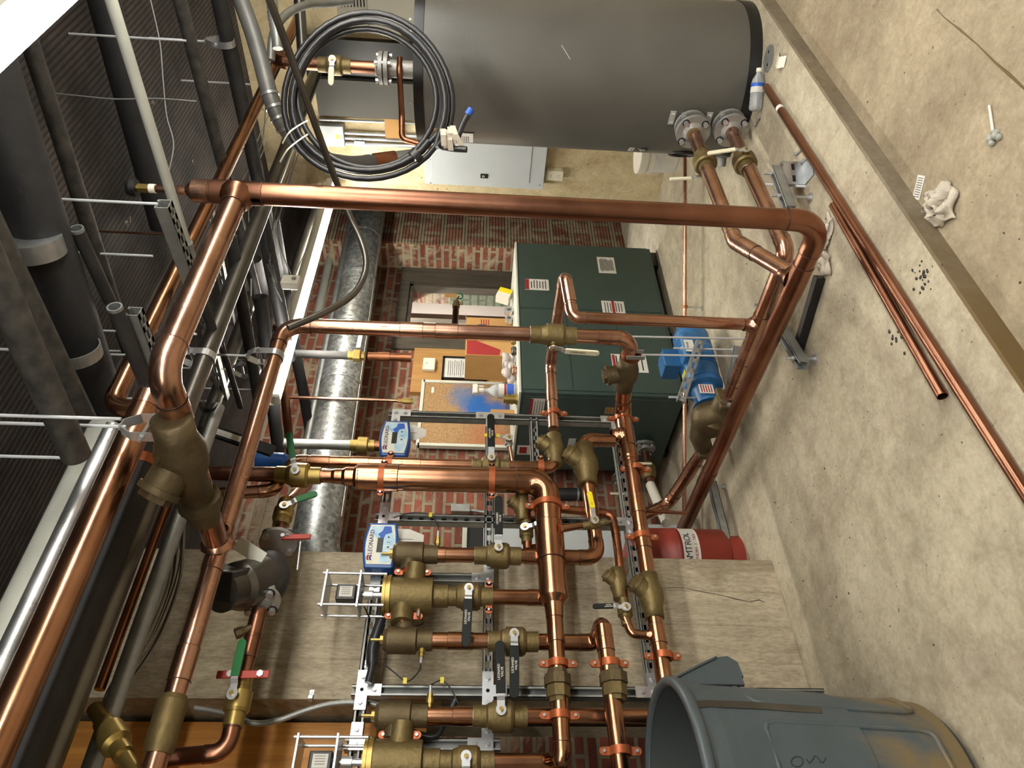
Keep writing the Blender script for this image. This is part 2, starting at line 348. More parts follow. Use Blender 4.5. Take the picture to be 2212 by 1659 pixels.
def bin_mat():
    m, nt, b, N, L = node_mat('stained_bin_plastic', .5); g = N('ShaderNodeTexCoord').outputs['Object']; sx = N('ShaderNodeSeparateXYZ'); L(g, sx.inputs[0])
    n = noise(N, L, g, 3.2, 6, .6, .8); q = N('ShaderNodeMapRange'); q.inputs['From Min'].default_value = .5; q.inputs['From Max'].default_value = .05; q.inputs['To Min'].default_value = -.22; q.inputs['To Max'].default_value = .14; L(sx.outputs[2], q.inputs[0])
    a = N('ShaderNodeMath'); L(n, a.inputs[0]); L(q.outputs[0], a.inputs[1])
    r = ramp(N, [(.50, (0, 0, 0)), (.66, (210, 210, 210))]); L(a.outputs[0], r.inputs[0])
    base = ramp(N, [(.3, (58, 67, 71)), (.7, (76, 85, 89))]); L(noise(N, L, g, 2, 5), base.inputs[0])
    L(mix(N, L, base.outputs[0], srgb(126, 102, 54), r.outputs[0]), b.inputs['Base Color']); return m
M['binstain'] = bin_mat()
def cork_mat(c):
    m, nt, b, N, L = node_mat('painted_cork', .9); g = N('ShaderNodeTexCoord').outputs['Object']
    base = ramp(N, [(.35, (138, 106, 70)), (.65, (180, 146, 102))]); L(noise(N, L, g, 110, 4), base.inputs[0]); col = base.outputs[0]
    for k, (dx, dz, sx, sz, rgb, am) in enumerate(((0, 0, .16, .14, (40, 96, 170), 1), (-.05, -.16, .12, .16, (40, 96, 170), .9), (.10, .12, .14, .12, (60, 110, 160), .6), (-.34, -.10, .2, .2, (176, 92, 62), .5))):
        mp = N('ShaderNodeMapping'); mp.vector_type = 'TEXTURE'; mp.inputs['Location'].default_value = (c.x+dx, c.y, c.z+dz); mp.inputs['Scale'].default_value = (sx, .5, sz); L(g, mp.inputs[0])
        ln = N('ShaderNodeVectorMath'); ln.operation = 'LENGTH'; L(mp.outputs[0], ln.inputs[0]); n = noise(N, L, g, 16, 5, .7)
        a = N('ShaderNodeMath'); a.operation = 'MULTIPLY_ADD'; L(n, a.inputs[0]); a.inputs[1].default_value = 1.1; L(ln.outputs['Value'], a.inputs[2])
        q = N('ShaderNodeMapRange'); q.inputs['From Min'].default_value = 1.7; q.inputs['From Max'].default_value = 1.0; q.inputs['To Max'].default_value = am; L(a.outputs[0], q.inputs[0]); col = mix(N, L, col, srgb(*rgb), q.outputs[0])
    L(col, b.inputs['Base Color']); return m
# ------------------------------------------------------------ the room
def struct(name, mb, m): return S(name, mb, m, kind='structure')
CZ = 2.95
struct('floor', MB().cbox((-4, 1.256, -.3), (7, 7, 0)), M['pad'])
struct('floor_lower', MB().cbox((-4, -4, -.35), (7, 1.254, -.07)), M['slab'])
struct('trim_1', MB().cbox((-4, 1.244, -.3), (7, 1.2558, -.0015)), M['curb'])
struct('ceiling', MB().cbox((-4, -4, CZ), (7, 7, CZ+.2)), M['ceil'])
struct('wall_right', MB().cbox((4.75, -4, -.3), (5.0, 3.05, CZ)), M['tan'])
struct('wall_alcove', MB().cbox((6.6, 2.9, -.3), (6.8, 5.2, CZ)), M['sidewall'])
struct('wall_near', MB().cbox((-4, -3.2, -.3), (7, -3.0, CZ)), M['sidewall'])
struct('wall_left', MB().cbox((-3.2, -4, -.3), (-3.0, 7, CZ)), M['sidewall'])
struct('pillar', MB().cbox((.95, 2.85, -.1), (1.575, 3.3, CZ)), M['pier'])
# the brick wall with its opening
WY0, WY1, OX0, OX1, OZ = 4.25, 4.49, 4.38, 5.12, 1.985
b = MB().cbox((.9, WY0, -.1), (OX0, WY1, CZ)).cbox((OX1, WY0, -.1), (6.7, WY1, CZ)).cbox((OX0, WY0, OZ), (OX1, WY1, CZ)).cbox((OX0, WY0, -.1), (OX1, WY1, .6))
struct('wall_back', b, M['brick'])
struct('wall_beyond', MB().cbox((3.0, 5.6, -.1), (7.5, 5.7, CZ)), M['drywall'])
struct('wall_side', MB().cbox((5.33, 3.972, -.1), (6.65, 4.249, CZ)), M['brick2'])
struct('wall_tile', MB().cbox((5.33, 3.95, -.1), (6.65, 3.9715, CZ)), M['flute'])
b = MB().cbox((OX1-.004, WY0-.02, .6), (OX1+.2, WY0+.06, OZ)).cbox((OX0-.14, WY0-.02, .6), (OX0+.004, WY0+.06, OZ)).cbox((OX0-.14, WY0-.02, OZ), (OX1+.2, WY0+.06, OZ+.09))
b.cbox((OX1-.03, WY0+.01, .6), (OX1, WY0+.09, OZ)).cbox((OX0, WY0+.01, OZ-.03), (OX1, WY0+.09, OZ))
struct('window_frame', b, M['oldwood'])
struct('trim_2', MB().cbox((OX1-.012, WY0+.09, .6), (OX1-.0005, WY1-.005, 1.62)), M['greenbrick'])
# timber wall and dark opening beside the pier
b = MB()
for i in range(9): b.cbox((.93-.21*(i+1)+.003, 3.05, 1.53), (.93-.21*i-.003, 3.09, CZ))
struct('wall_timber', b, M['wood'])
struct('wall_void', MB().cbox((-1.5, 3.9, -.1), (.96, 4.0, 1.6)).cbox((-3, 3.06, -.1), (-.98, 3.2, CZ)), M['hole'])  # flat black walls, the darkness of the opening put into their colour
S('crack', MB().tube([at(2024, 20, Z=-.0695), at(2040, 38, Z=-.0695), at(2075, 65, Z=-.0695), at(2110, 95, Z=-.0695), at(2150, 135, Z=-.0695), at(2180, 160, Z=-.0695), at(2212, 190, Z=-.0695), at(2260, 240, Z=-.0695)], [.002, .0012, .003, .0015, .0025, .004, .003, .003], 6), M['curb'], kind='structure')
# small bits of grit lying on both floors
b = MB()
for i in range(420):
    lowf = random.random() < .5
    if lowf: x, y, z = random.uniform(.5, 4.2), random.uniform(.35, 1.22), -.07
    else: x, y, z = random.uniform(.8, 4.4), random.uniform(1.3, 3.1), 0
    r = random.choice((.001, .0015, .0015, .002, .003))
    b.sphere((x, y, z+r*.4), r, 6, random.choice((0, 0, 1)), (random.uniform(.7, 2), random.uniform(.7, 1.6), .6))
S('floor_grit', b, [mat('grit_dark', (70, 56, 46), .9), mat('grit_pale', (206, 194, 168), .9)], 'scattered grit and crumbs lying over the concrete floors', 'debris', kind='stuff')
# ------------------------------------------------------------ lamps of the room
def strip_light(a, bq, label, tm='tube', tubes=2):
    a, bq = V(a), V(bq); d = (bq-a).normalized(); n = V((0, 0, 1)); s = d.cross(n); L = (bq-a).length
    t = T('strip_light', label, 'ceiling light', (a+bq)/2+n*.1, 'fluorescent strip lights hung under the ceiling')
    o = a+n*.03
    prof = [(0, -.034), (.03, -.029), (.055, -.022), (.055, .022), (.03, .029), (0, .034), (0, .031), (.027, .026), (.027, -.026), (0, -.031)]
    P('housing', MB().prism(prof, o, n, s, L), M['white'], t)
    for k in range(tubes):
        off = s*((k-(tubes-1)/2)*.03)
        P('tube', MB().cyl(a+off+d*.02+n*.01, bq+off-d*.02+n*.01, .014, 14), M[tm], t)
        for q in (a+d*.02, bq-d*.02): P('lamp_holder', MB().box(q+off+n*.02, (.02, .03, .05), (d, s, n)), M['white'], t)
    for q in (a+d*.3, bq-d*.3): P('chain', MB().cyl(q+n*.1, V((q.x, q.y, CZ)), .003, 6), M['steel'], t)
    return t
nl = at(58, 60, Z=2.2).y
strip_light((1.0, nl, 2.2), (3.4, nl, 2.2), 'blazing strip light in the top left corner, crossing the ceiling')
strip_light((2.5, 2.93, 2.42), (4.65, 2.93, 2.42), 'long lit strip light beyond the copper riser, above the boiler', 'tube2')
def lamp(name, p, w, pw, h=.16, tilt=0):      # the rest of the room's strip lights, on the near side
    l = bpy.data.lights.new(name, 'AREA'); l.shape = 'RECTANGLE'; l.size = w; l.size_y = h; l.energy = pw; l.color = (1, .98, .93)
    o = bpy.data.objects.new(name, l); C.objects.link(o); o.location = V(p); o.rotation_euler = (tilt, 0, 0)
strip_light((-1.55, nl, 2.2), (.85, nl, 2.2), 'second strip light of the near row, behind the one in the top left corner')
lamp('unseen_lamp', (.2, -1.4, 2.2), 2.4, 40, tilt=.8)
lamp('unseen_lamp', (3.2, -1.2, 2.2), 2.4, 44, tilt=.8)
lamp('unseen_lamp', (4.9, 5.0, 2.75), .9, 80)  # unseen lamp added beyond the opening to light the white wall
w = bpy.data.worlds.new('world'); SC.world = w; w.use_nodes = True
w.node_tree.nodes['Background'].inputs[0].default_value = (.5, .5, .5, 1); w.node_tree.nodes['Background'].inputs[1].default_value = .0
SC.view_settings.view_transform = 'Standard'; SC.view_settings.look = 'None'; SC.view_settings.gamma = 1; SC.view_settings.use_curve_mapping = False
SC.view_settings.exposure = 0.52
SC.cycles.max_bounces = 8; SC.cycles.use_denoising = True; SC.cycles.sample_clamp_indirect = 6
# ------------------------------------------------------------ fittings
def fillet(p0, p1, p2, R):
    a = (p0-p1).normalized(); b = (p2-p1).normalized(); ang = a.angle(b)
    if ang > pi-.03: return None
    t = min(R/math.tan(ang/2), .48*(p0-p1).length if (p0-p1).length > .02 else 9, (p2-p1).length*.48); R = t*math.tan(ang/2)
    s, e = p1+a*t, p1+b*t; c = p1+(a+b).normalized()*(R/sin(ang/2)); n = max(3, int((pi-ang)/.2))
    u = (s-c); ax = u.cross(e-c).normalized(); tot = u.angle(e-c)
    return s, e, [c+Matrix.Rotation(tot*i/n, 3, ax) @ u for i in range(n+1)]
def sleeve(mb, p, d, r, L, k=1.07, solder=True, m=0, ms=1):
    """a soldered cup round a pipe with a silver line at each end"""
    d = V(d).normalized(); p = V(p)-d*L/2
    mb.lathe(p, d, [(0, r), (0, r*k), (L, r*k), (L, r)], 22, m, False)
    if solder:
        for q in (p, p+d*L): mb.ring(q, d, r*1.035, r*.045, 22, ms, 5)
def run(name, label, group, pts, r, m='copper', bend=1.35, cups=True, couplings=(), tees=(), cat='pipe', seg=20, ends=(0, 0), me=None, solder='flux', thing=None, pname='pipe', ename='elbow'):
    """soldered pipework: straight lengths, elbows, couplings and tees as parts of one run"""
    pts = [V(p) for p in pts]
    t = thing or T(name, label, cat, (min(p.x for p in pts), min(p.y for p in pts), min(p.z for p in pts)), group)
    mats = [M[me or m], M[solder]]; cur = pts[0]
    for i in range(1, len(pts)):
        f = fillet(pts[i-1] if i == 1 else cur, pts[i], pts[i+1], bend*2*r) if i < len(pts)-1 else None
        end = f[0] if f else pts[i]
        if i < len(pts)-1 and not f: continue
        b = MB().tube([cur, end], r, seg)
        P(pname, b, M[m], t)
        if f:
            b = MB(); k = 1.06 if cups else 1.01; d0 = (f[0]-cur).normalized(); d1 = (pts[i+1]-f[1]).normalized()
            path = f[2]; ext = r*.9 if cups else 0
            if ext: path = [f[0]-d0*ext]+path+[f[1]+d1*ext]
            b.tube(path, r*k, seg, 0, True)
            if cups:
                for q, d in ((path[0], d0), (path[-1], d1)): b.ring(q, d, r*1.04, r*.05, 22, 1, 5)
            P(ename, b, mats, t); cur = f[1]
    for i, fr in couplings:
        p = pts[i].lerp(pts[i+1], fr); b = MB(); sleeve(b, p, pts[i+1]-pts[i], r, r*3.0); P('coupling', b, mats, t)
    for i, fr, bd, rb in tees:
        p = pts[i].lerp(pts[i+1], fr); tee(t, p, pts[i+1]-pts[i], bd, r, rb, mats)
    return t
def tee(t, p, d, bd, r, rb, mats, L=None):
    b = MB(); L = L or rb*4.4; sleeve(b, p, d, r, L); bd = V(bd).normalized(); p = V(p)
    b.lathe(p, bd, [(r*.4, rb*1.5), (r*1.02, rb*1.38), (r*1.2, rb*1.12), (r*1.2+rb*.9, rb*1.06)], 22, 0, False, True)
    b.ring(p+bd*(r*1.2+rb*.9), bd, rb*1.04, rb*.05, 22, 1, 5)
    return P('tee', b, mats, t)
def lever(t, base, stem, hd, length, w, m, txt=None, tm=None, tflip=False, off=.018, metal='zinc'):
    """stem nut, cranked steel lever and its coloured grip"""
    stem = V(stem).normalized(); hd = V(hd); hd = (hd-stem*hd.dot(stem)).normalized(); sd = stem.cross(hd); base = V(base)
    P('stem', MB().lathe(base-stem*off, stem, [(0, .011), (off*.6, .011), (off*.6, .014), (off, .014), (off, .008), (off+.012, .008)], 6).lathe(base-stem*off*2.2, stem, [(0, .015), (off*1.6, .015)], 14), M['brass'], t)
    pl = MB(); r0 = .02
    pl.prism([(r0*cos(a), r0*.9*sin(a)) for a in [i*pi/6 for i in range(12)]], base+stem*.001, hd, sd, .004)
    pl.strip([base+hd*.008+stem*.003, base+hd*.03+stem*.003, base+hd*.042+stem*.012, base+hd*(length*.55)+stem*.012], sd, w*.8, .0035)
    h = P('handle', pl, M[metal], t)
    g = MB(); n = 7; L0 = .05; hw = w/2
    poly = [(L0, -hw), (length-hw, -hw)]+[(length-hw+hw*sin(pi*i/n), -hw*cos(pi*i/n)) for i in range(1, n)]+[(length-hw, hw), (L0, hw)]
    g.prism(poly, base+stem*.008, hd, sd, .009)
    gp = P('grip', g, M[m], h, bevel=.0015)
    if txt:
        x = -hd if tflip else hd; y = -sd if tflip else sd
        if isinstance(txt, str): txt = [txt]
        for k, s in enumerate(txt): text(gp, s, base+stem*.0175+hd*(length*.52)+y*((len(txt)-1)/2-k)*w*.36, x, y, w*(.36 if len(txt) > 1 else .42), M[tm or 'white'])
    return h
def ball_valve(label, p, d, r, stem, hd, grip='blackgrip', L=None, length=.17, w=.028, group='ball valves', txt=None, tm=None, tflip=False, body='bronze', wide=1.75, cat='valve'):
    p, d, stem = V(p), V(d).normalized(), V(stem).normalized(); L = L or r*6.2; a = L/2
    t = T('ball_valve', label, cat, p, group); b = MB(); k = 1.22
    b.lathe(p-d*a, d, [(0, r), (0, r*k), (a*.5, r*k), (a*.5, r*wide*.86), (a*.62, r*wide), (a*1.28, r*wide), (a*1.28, r*wide*.9), (a*1.45, r*wide*.8), (a*1.52, r*k), (2*a, r*k), (2*a, r)], 24)
    b.lathe(p, stem, [(r*wide*.7, r*.55), (r*wide*1.12, r*.5)], 16)
    P('body', b, M[body], t)
    [P('solder_joint', MB().ring(p+d*s*a, d, r*1.08, r*.06, 22, 0, 5), M['solder'], t) for s in (-1, 1)]
    lever(t, p+stem*(r*wide*1.12+.012), stem, hd, length, w, grip, txt, tm, tflip)
    return t
def check_valve(label, p, d, side, r, group='bronze check valves', body='bronze', scale=1.0, fwd=.7):
    """y-pattern check valve: straight body with a slanted barrel and hexagon cap"""
    p, d, side = V(p), V(d).normalized(), V(side); side = (side-d*side.dot(d)).normalized(); R = r*scale
    t = T('check_valve', label, 'valve', p, group); b = MB(); L = R*6
    b.lathe(p-d*L/2, d, [(0, r), (0, R*1.25), (L*.22, R*1.25), (L*.4, R*1.6), (L*.6, R*1.6), (L*.78, R*1.25), (L, R*1.25), (L, r)], 24, 0, True, True)
    x = (side+d*fwd).normalized(); b.lathe(p, x, [(R*.4, R*1.2), (R*2.3, R*1.2), (R*2.3, R*1.36), (R*2.7, R*1.36), (R*2.7, R*1.1)], 22)
    P('body', b, M[body], t)
    P('cap', MB().lathe(p+x*R*2.65, x, [(0, R*1.05), (R*.5, R*1.05)], 6).lathe(p+x*R*3.1, x, [(0, R*.6), (R*.12, R*.6)], 16), M[body], t)
    P('drain_plug', MB().lathe(p+side.cross(d)*0-x*R*.2, (side-d*fwd*.6).normalized(), [(R*1.1, R*.5), (R*1.8, R*.45)], 14).lathe(p-x*R*.2, (side-d*fwd*.6).normalized(), [(R*1.8, R*.25), (R*2.0, R*.25)], 6), M[body], t)
    return t
def clamp(label, p, d, ear, r, group='orange pipe clamps of the strut rack', m='orange', w=.026, back=None):
    """two-piece strut clamp: round band with an ear and a screw on both sides"""
    p, d, ear = V(p), V(d).normalized(), V(ear); ear = (ear-d*ear.dot(d)).normalized(); o = d.cross(ear)
    t = T('pipe_clamp', label, 'clamp', p, group); b = MB()
    b.lathe(p-d*w/2, d, [(0, r*1.0), (0, r+.006), (w, r+.006), (w, r*1.0)], 24, 0, False)
    for s in (-1, 1):
        c = p+ear*s*(r+.015); b.box(c, (.026, w, .009), (ear, d, o)); 
        b.lathe(c-o*.0045+ear*s*.012, o, [(0, w/2), (.009, w/2)], 14)
    P('band', b, M[m], t)
    for s in (-1, 1):
        q = p+ear*s*(r+.024); P('screw', MB().lathe(q-o*.012, o, [(0, .0055), (.024, .0055)], 10), M['steel'], t)
    if back is not None:
        bk = V(back); P('saddle', MB().box(p+bk*(r+.012), (.055, w*1.5, .012), (ear, d, o)), M[m], t)
    return t
def strut_geo(mb, p, q, op, w=.041, h=.041, slots=False, th=.0028):
    """C channel from p to q, open towards op"""
    p, q, op = V(p), V(q), V(op); d = (q-p).normalized(); op = (op-d*op.dot(d)).normalized(); s = d.cross(op); L = (q-p).length; mid = (p+q)/2
    for k in (-1, 1):
        mb.box(mid+s*k*(w/2-th/2), (L, th, h), (d, s, op)); mb.box(mid+s*k*(w/2-.0045)+op*(h/2-th/2), (L, .009, th), (d, s, op))
        mb.box(mid+s*k*(w/2-.0085)+op*(h/2-.005), (L, th, .007), (d, s, op))
    if not slots: mb.box(mid-op*(h/2-th/2), (L, w, th), (d, s, op))
    else:
        for k in (-1, 1): mb.box(mid-op*(h/2-th/2)+s*k*(w/2-.0065), (L, .013, th), (d, s, op))
        n = max(1, int(L/.05)); st = L/n
        for i in range(n+1):
            l = .022; c = p+d*min(max(i*st, l/2), L-l/2); mb.box(c-op*(h/2-th/2), (l, w, th), (d, s, op))
    return mb
def strut(label, p, q, op, slots=False, m='galv_dull', group=None, w=.041, h=.041, name='strut_channel'):
    return S(name, strut_geo(MB(), p, q, op, w, h, slots), M[m], label, 'strut', group)
def bolt(par, p, d, r=.0085, m='steel', name='bolt'):
    d = V(d).normalized(); return P(name, MB().lathe(p, d, [(0, r*1.5), (.002, r*1.5), (.002, r), (.009, r)], 6), M[m], par)
def rod(label, p, q, r=.005, m='rodpale', group='threaded hanger rods', name='hanger_rod', nuts=()):
    p, q = V(p), V(q); b = MB().cyl(p, q, r, 8); d = (q-p).normalized()
    for f in nuts: b.lathe(p.lerp(q, f)-d*.004, d, [(0, r*2), (.008, r*2)], 6)
    return S(name, b, M[m], label, 'rod', group)
def clevis(label, p, d, r, m='galv', w=.03, group='clevis hangers', tall=2.0, toprod=None, vert=None):
    """strap hanger round a pipe: U strap, yoke, cross bolt and rod"""
    p, d = V(p), V(d).normalized(); u = V(vert) if vert else V((0, 0, 1)); u = (u-d*u.dot(d)).normalized(); s = d.cross(u); R = r+.003
    t = T('clevis_hanger', label, 'hanger', p, group)
    top = R*tall
    path = [p-s*R*.35+u*(top+R*.9), p-s*R*.95+u*(top)]+[p+(-s*cos(a)-u*sin(a))*R for a in [pi*i/10 for i in range(11)]]+[p+s*R*.95+u*top, p+s*R*.35+u*(top+R*.9)]
    b = MB().strip(path, d, w, .003).strip([path[0], path[-1]], d, w, .003); P('strap', b, M[m], t)
    P('cross_bolt', MB().cyl(p-s*R*1.4+u*top*.75, p+s*R*1.4+u*top*.75, .005, 8).lathe(p+s*R*1.0+u*top*.75, s, [(0, .01), (.008, .01)], 6).lathe(p-s*R*1.0+u*top*.75, -s, [(0, .01), (.008, .01)], 6), M['steel'], t)
    e = V((p.x, p.y, CZ)) if toprod is None else V(toprod)
    P('rod', MB().cyl(p+u*(top+R*.7), e, .005, 8), M['rodpale'], t)
    P('nut', MB().lathe(p+u*(top+R*.9), u, [(0, .01), (.009, .01)], 6), M['steel'], t)
    return t
def flange(mb, p, d, r, R, th=.022, nb=4, m=0, mbolt=1, raised=True):
    p, d = V(p), V(d).normalized(); a, b = frame(d)
    mb.lathe(p, d, [(0, R), (th, R), (th, R*.62), (th+r*.45, r*1.22), (th+r*.6, r*1.22), (th+r*.6, r)], 28, m)
    for k in range(nb):
        q = p+(a*cos(2*pi*(k+.5)/nb)+b*sin(2*pi*(k+.5)/nb))*R*.8; mb.lathe(q-d*.01, d, [(0, .013), (th+.026, .013)], 12, mbolt).cyl(q+d*th, q+d*(th+.0015), .0185, 16, 2)
# ------------------------------------------------------------ large copper pipework
EX, EY, EZ = V((1, 0, 0)), V((0, 1, 0)), V((0, 0, 1))
RR, HR, WR = .0305, .032, .056
PX, PY = 2.10, 1.385
ztop = at(428, 398, X=PX).z; zb = 2.20
yt = at(1715, 605, X=PX).y
run('copper_riser', 'fat copper riser pipe from the floor elbow up to the ceiling, nearest the tank', 'copper mains of the heating loop',
    [(PX, 3.62, .165), (PX, PY, .175), (PX, PY, ztop)], .038, 'copper_old', couplings=[(1, .93), (0, .30)],
    tees=[(0, (3.62-yt)/(3.62-PY), (.37, 1.75-yt, .126), .033), (1, (zb-.165)/(ztop-.165), (-1, 0, 0), .038)])
t = T('vent_stub', 'small copper stub with yellow fitting and black cap on top of the fat riser', 'pipe', (PX, PY, ztop))
P('reducer', MB().lathe((PX, PY, ztop-.03), EZ, [(0, .0395), (.05, .0395), (.075, .016), (.10, .016)], 22), M['copper'], t)
P('pipe', MB().cyl((PX, PY, ztop+.06), (PX, PY, ztop+.19), .0125), M['copper'], t)
P('tape', MB().cyl((PX, PY, ztop+.145), (PX, PY, ztop+.165), .0155), M['white'], t)
P('fitting', MB().lathe((PX, PY, ztop+.165), EZ, [(0, .016), (.035, .016), (.035, .011), (.05, .011)], 6), M['brass'], t)
P('cap', MB().lathe((PX, PY, ztop+.205), EZ, [(0, .028), (.018, .03), (.03, .026)], 18), M['black'], t)
# branch at the top of the riser: towards the camera, then across to the second main
xb = at(345, 800, Z=zb).x; xw = at(462, 1185, Z=zb).x; YB = 2.12
run('copper_branch', 'fat copper pipe from the riser top, bending at the large check valve', 'copper mains of the heating loop',
    [(PX-.06, PY, zb), (xb, PY+.005, zb), (xb-.005, PY+.15, zb), (xw+.02, YB-.0, zb)], .038, 'copper', bend=.9)
t = check_valve('large bronze check valve slung under the copper pipes at the ceiling', at(392, 985, Z=zb), (xw-xb, YB-PY-.15, 0), (-.8, -.1, .5), .038, scale=1.15, body='bronze_dark')  # darker bronze on this valve carries the shade under the ceiling pipes
t = T('union', 'heavy bronze union below the large ceiling check valve', 'pipe fitting', at(432, 1085, Z=zb), 'bronze unions'); dd = V((xw-xb, YB-PY-.15, 0)).normalized()
P('body', MB().lathe(at(432, 1085, Z=zb)-dd*.075, dd, [(0, .045), (.05, .045), (.05, .062), (.085, .064), (.085, .058), (.12, .05), (.15, .046)], 24), M['bronze_dark'], t)
clevis('bright clevis hanger round the bend of the fat copper branch', at(382, 925, Z=zb), dd, .038, 'zinc', vert=(0, 0, 1), tall=2.6)
# second main: ceiling run, riser, floor check valve and lower header
BX = 2.24; zh = .652; HY = 2.62; xbend = at(625, 690, Y=YB).x
run('copper_main', 'copper main crossing the ceiling towards the bottom left and dropping as the middle riser', 'copper mains of the heating loop',
    [(-2.9, YB, zb), (BX, YB, zb), (BX, YB, .70), (BX, YB+.15, .69)], .032, 'copper', couplings=[(1, .36), (1, .46), (1, .93), (0, .72)],
    tees=[(0, (xw+.02+2.9)/(BX+2.9), (.5, -1, 0), .036)])
p = V((at(350, 1565, Y=YB).x, YB, zb)); t = T('reducing_sleeve', 'wide bronze coloured sleeve on the copper main at the bottom left', 'pipe fitting', p)
P('body', MB().lathe(p-EX*.075, EX, [(0, .033), (0, .036), (.02, .041), (.135, .041), (.15, .036), (.15, .033)], 24), M['bronze'], t)
ball_valve('bronze ball valve on the middle riser with a long white lever', (BX, YB, at(1197, 708, X=BX, Y=None).z), EZ, .032, (-1, .12, 0), (.1, .05, -1), 'ivory', length=.20, w=.03, txt='HYDRAPRO', tm='ink', L=.2, wide=1.6, body='bronze')
check_valve('brown swing check valve at the foot of the middle riser', (BX, YB+.22, .685), (0, 1, -.06), (-.1, 0, 1), .033, body='bronze_dark', fwd=.1, scale=1.05)
xt = at(1362, 953, Y=HY).x
run('copper_header', 'lower copper header along the rack, from the brown check valve to the bin', 'copper pipes of the mixing rack',
    [(BX, YB+.30, .68), (BX, HY, zh), (xt-.12, HY, zh)], .038, 'copper_warm', bend=.8, tees=[(1, .5, (0, 0, 1), RR)])
xt6 = at(1405, 1372, Y=HY).x
t = run('copper_header', 'thinner stretch of the lower header running behind the grey bin', 'copper pipes of the mixing rack',
    [(xt-.10, HY, zh), (.55, HY, zh)], HR, 'copper_warm', couplings=[(0, .18), (0, .3)], tees=[(0, (xt-.1-xt6)/(xt-.1-.55), (0, 0, 1), .016)])
P('reducer', MB().lathe((xt-.07, HY, zh), -EX, [(0, .04), (.03, .04), (.055, .034), (.09, .034)], 22), M['copper_warm'], t)
check_valve('bronze check valve on the lower header above the bin', (at(1405, 1288, Y=HY).x, HY, zh), -EX, (0, -.35, 1), .027, fwd=-.7, scale=1.15)
# tank pipes
TC = V((3.88, 1.692, 0)); TR = .395; TH = 1.735
f1 = at(1497, 285, X=3.40); f2 = at(1580, 282, X=3.40)
run('tank_pipe', 'upper copper pipe from the tank flange, stepping down to the floor pipe', 'copper pipes from the tank',
    [f1+EX*.05, (2.47, 1.75, .298), (PX+.03, yt, .182)], .033, 'copper', bend=1.0, couplings=[(1, .25)])
zr = .125; vx = 2.328; vy = at(1400, 692, X=vx).y; yq = at(1570, 852, X=2.30).y
run('tank_pipe', 'lower copper pipe from the tank flange, bending along the floor to the blue pump', 'copper pipes from the tank',
    [f2+EX*.05, (2.345, 1.70, zr), (2.30, yq, zr)], .034, 'copper', bend=.8, couplings=[(1, .97), (1, .8)], tees=[(1, (vy-1.70)/(yq-1.70), (0, 0, 1), .027)])
for k, (f, lab) in enumerate(((f1, 'upper'), (f2, 'lower'))):
    t = T('tank_flange', 'grey bolted flange on the tank, the %s of the pair' % lab, 'flange', f, 'bolted flanges on the tank')
    b = MB(); flange(b, f+EX*.012, -EX, .031, .088, .02); flange(b, f+EX*.05, EX, .04, .085, .018); b.cyl(f+EX*.04, f+EX*.16, .042, 20); P('body', b, [M['cast'], M['zinc'], M['hole']], t)
    P('gasket', MB().cyl(f+EX*.012, f+EX*.05, .07, 24), M['black'], t); P('collar', MB().lathe(f-EX*.02, -EX, [(0, .034), (.025, .034), (.025, .03)], 22), M['brass'], t)
ball_valve('bronze ball valve on the upper tank pipe, white lever pointing up', at(1522, 350, Y=1.752), EX, .030, (0, 1, -.1), EZ, 'ivory', L=.15, length=.16, wide=1.85, w=.02, body='bronze')
ball_valve('bronze ball valve on the lower tank pipe, white lever pointing up', at(1608, 350, Y=1.72), EX, .031, (-.2, -1, .25), (0, .1, 1), 'ivory', L=.15, length=.18, wide=1.8, w=.022, body='bronze')
# riser beside the middle riser that loops to the rack
v = at(1245, 690, Y=2.06); zv = .985; Xc = 2.54
run('copper_loop', 'copper pipe rising from the floor pipe and doubling back towards the rack', 'copper pipes of the mixing rack',
    [(vx, vy, zr+.03), (vx, vy, .96), at(1220, 588, X=Xc), (Xc, HY, .992), (2.12, HY, .998)], .027, 'copper', bend=.75, couplings=[(1, .5), (2, .86), (3, .5)])
check_valve('bronze check valve in the looping pipe, behind the rack post', (1.995, HY, 1.0), -EX, (0, -.1, 1), .025, fwd=-.7, scale=1.15)
RV = .027
V1X = 1.895
run('copper_pipe', 'slim copper pipe down the rack beside the widest copper pipe', 'copper pipes of the mixing rack',
    [(1.95, HY, 1.005), (V1X, HY, 1.02), (V1X, HY, 2.17), (V1X-.16, HY, 2.23), (V1X-.2, HY, 2.6)], RV, 'copper_warm', bend=.9, couplings=[(1, .55), (1, .62), (1, .75), (1, .9)])
ball_valve('bronze valve with black lever on the slim rack pipe by the right post', (V1X, HY, at(1060, 996, Y=HY).z), EZ, RV, (0, -1, 0), (1, -.12, .02), txt=['LEONARD', 'VALVE'], length=.24, w=.034)
# widest pipe
WY = 2.58; WX = 1.79; wz = 1.05; xe = at(1198, 1293, Y=WY).x
run('wide_header', 'widest copper pipe of the rack, standing then turning towards the left', 'copper pipes of the mixing rack',
    [(WX, WY, 1.83), (WX, WY, wz+.005), (xe, WY, wz)], WR, 'copper_warm', bend=.72, couplings=[(1, .55), (0, .06)])
t = T('reducer', 'stepped copper reducer above the widest pipe, below the green lever', 'pipe fitting', (WX, WY, 1.83), 'copper reducers')
P('body', MB().lathe((WX, WY, 1.80), EZ, [(0, .0585), (.075, .0585), (.09, .042), (.125, .042), (.14, .034), (.17, .034), (.185, .029), (.26, .029)], 24), M['copper_warm'], t)
t = T('reducer', 'copper reducing cone where the widest pipe narrows above the union', 'pipe fitting', (xe, WY, wz), 'copper reducers')
P('body', MB().lathe((xe+.02, WY, wz), -EX, [(0, .0585), (.02, .0585), (.045, .038), (.10, .034)], 24), M['copper_warm'], t)
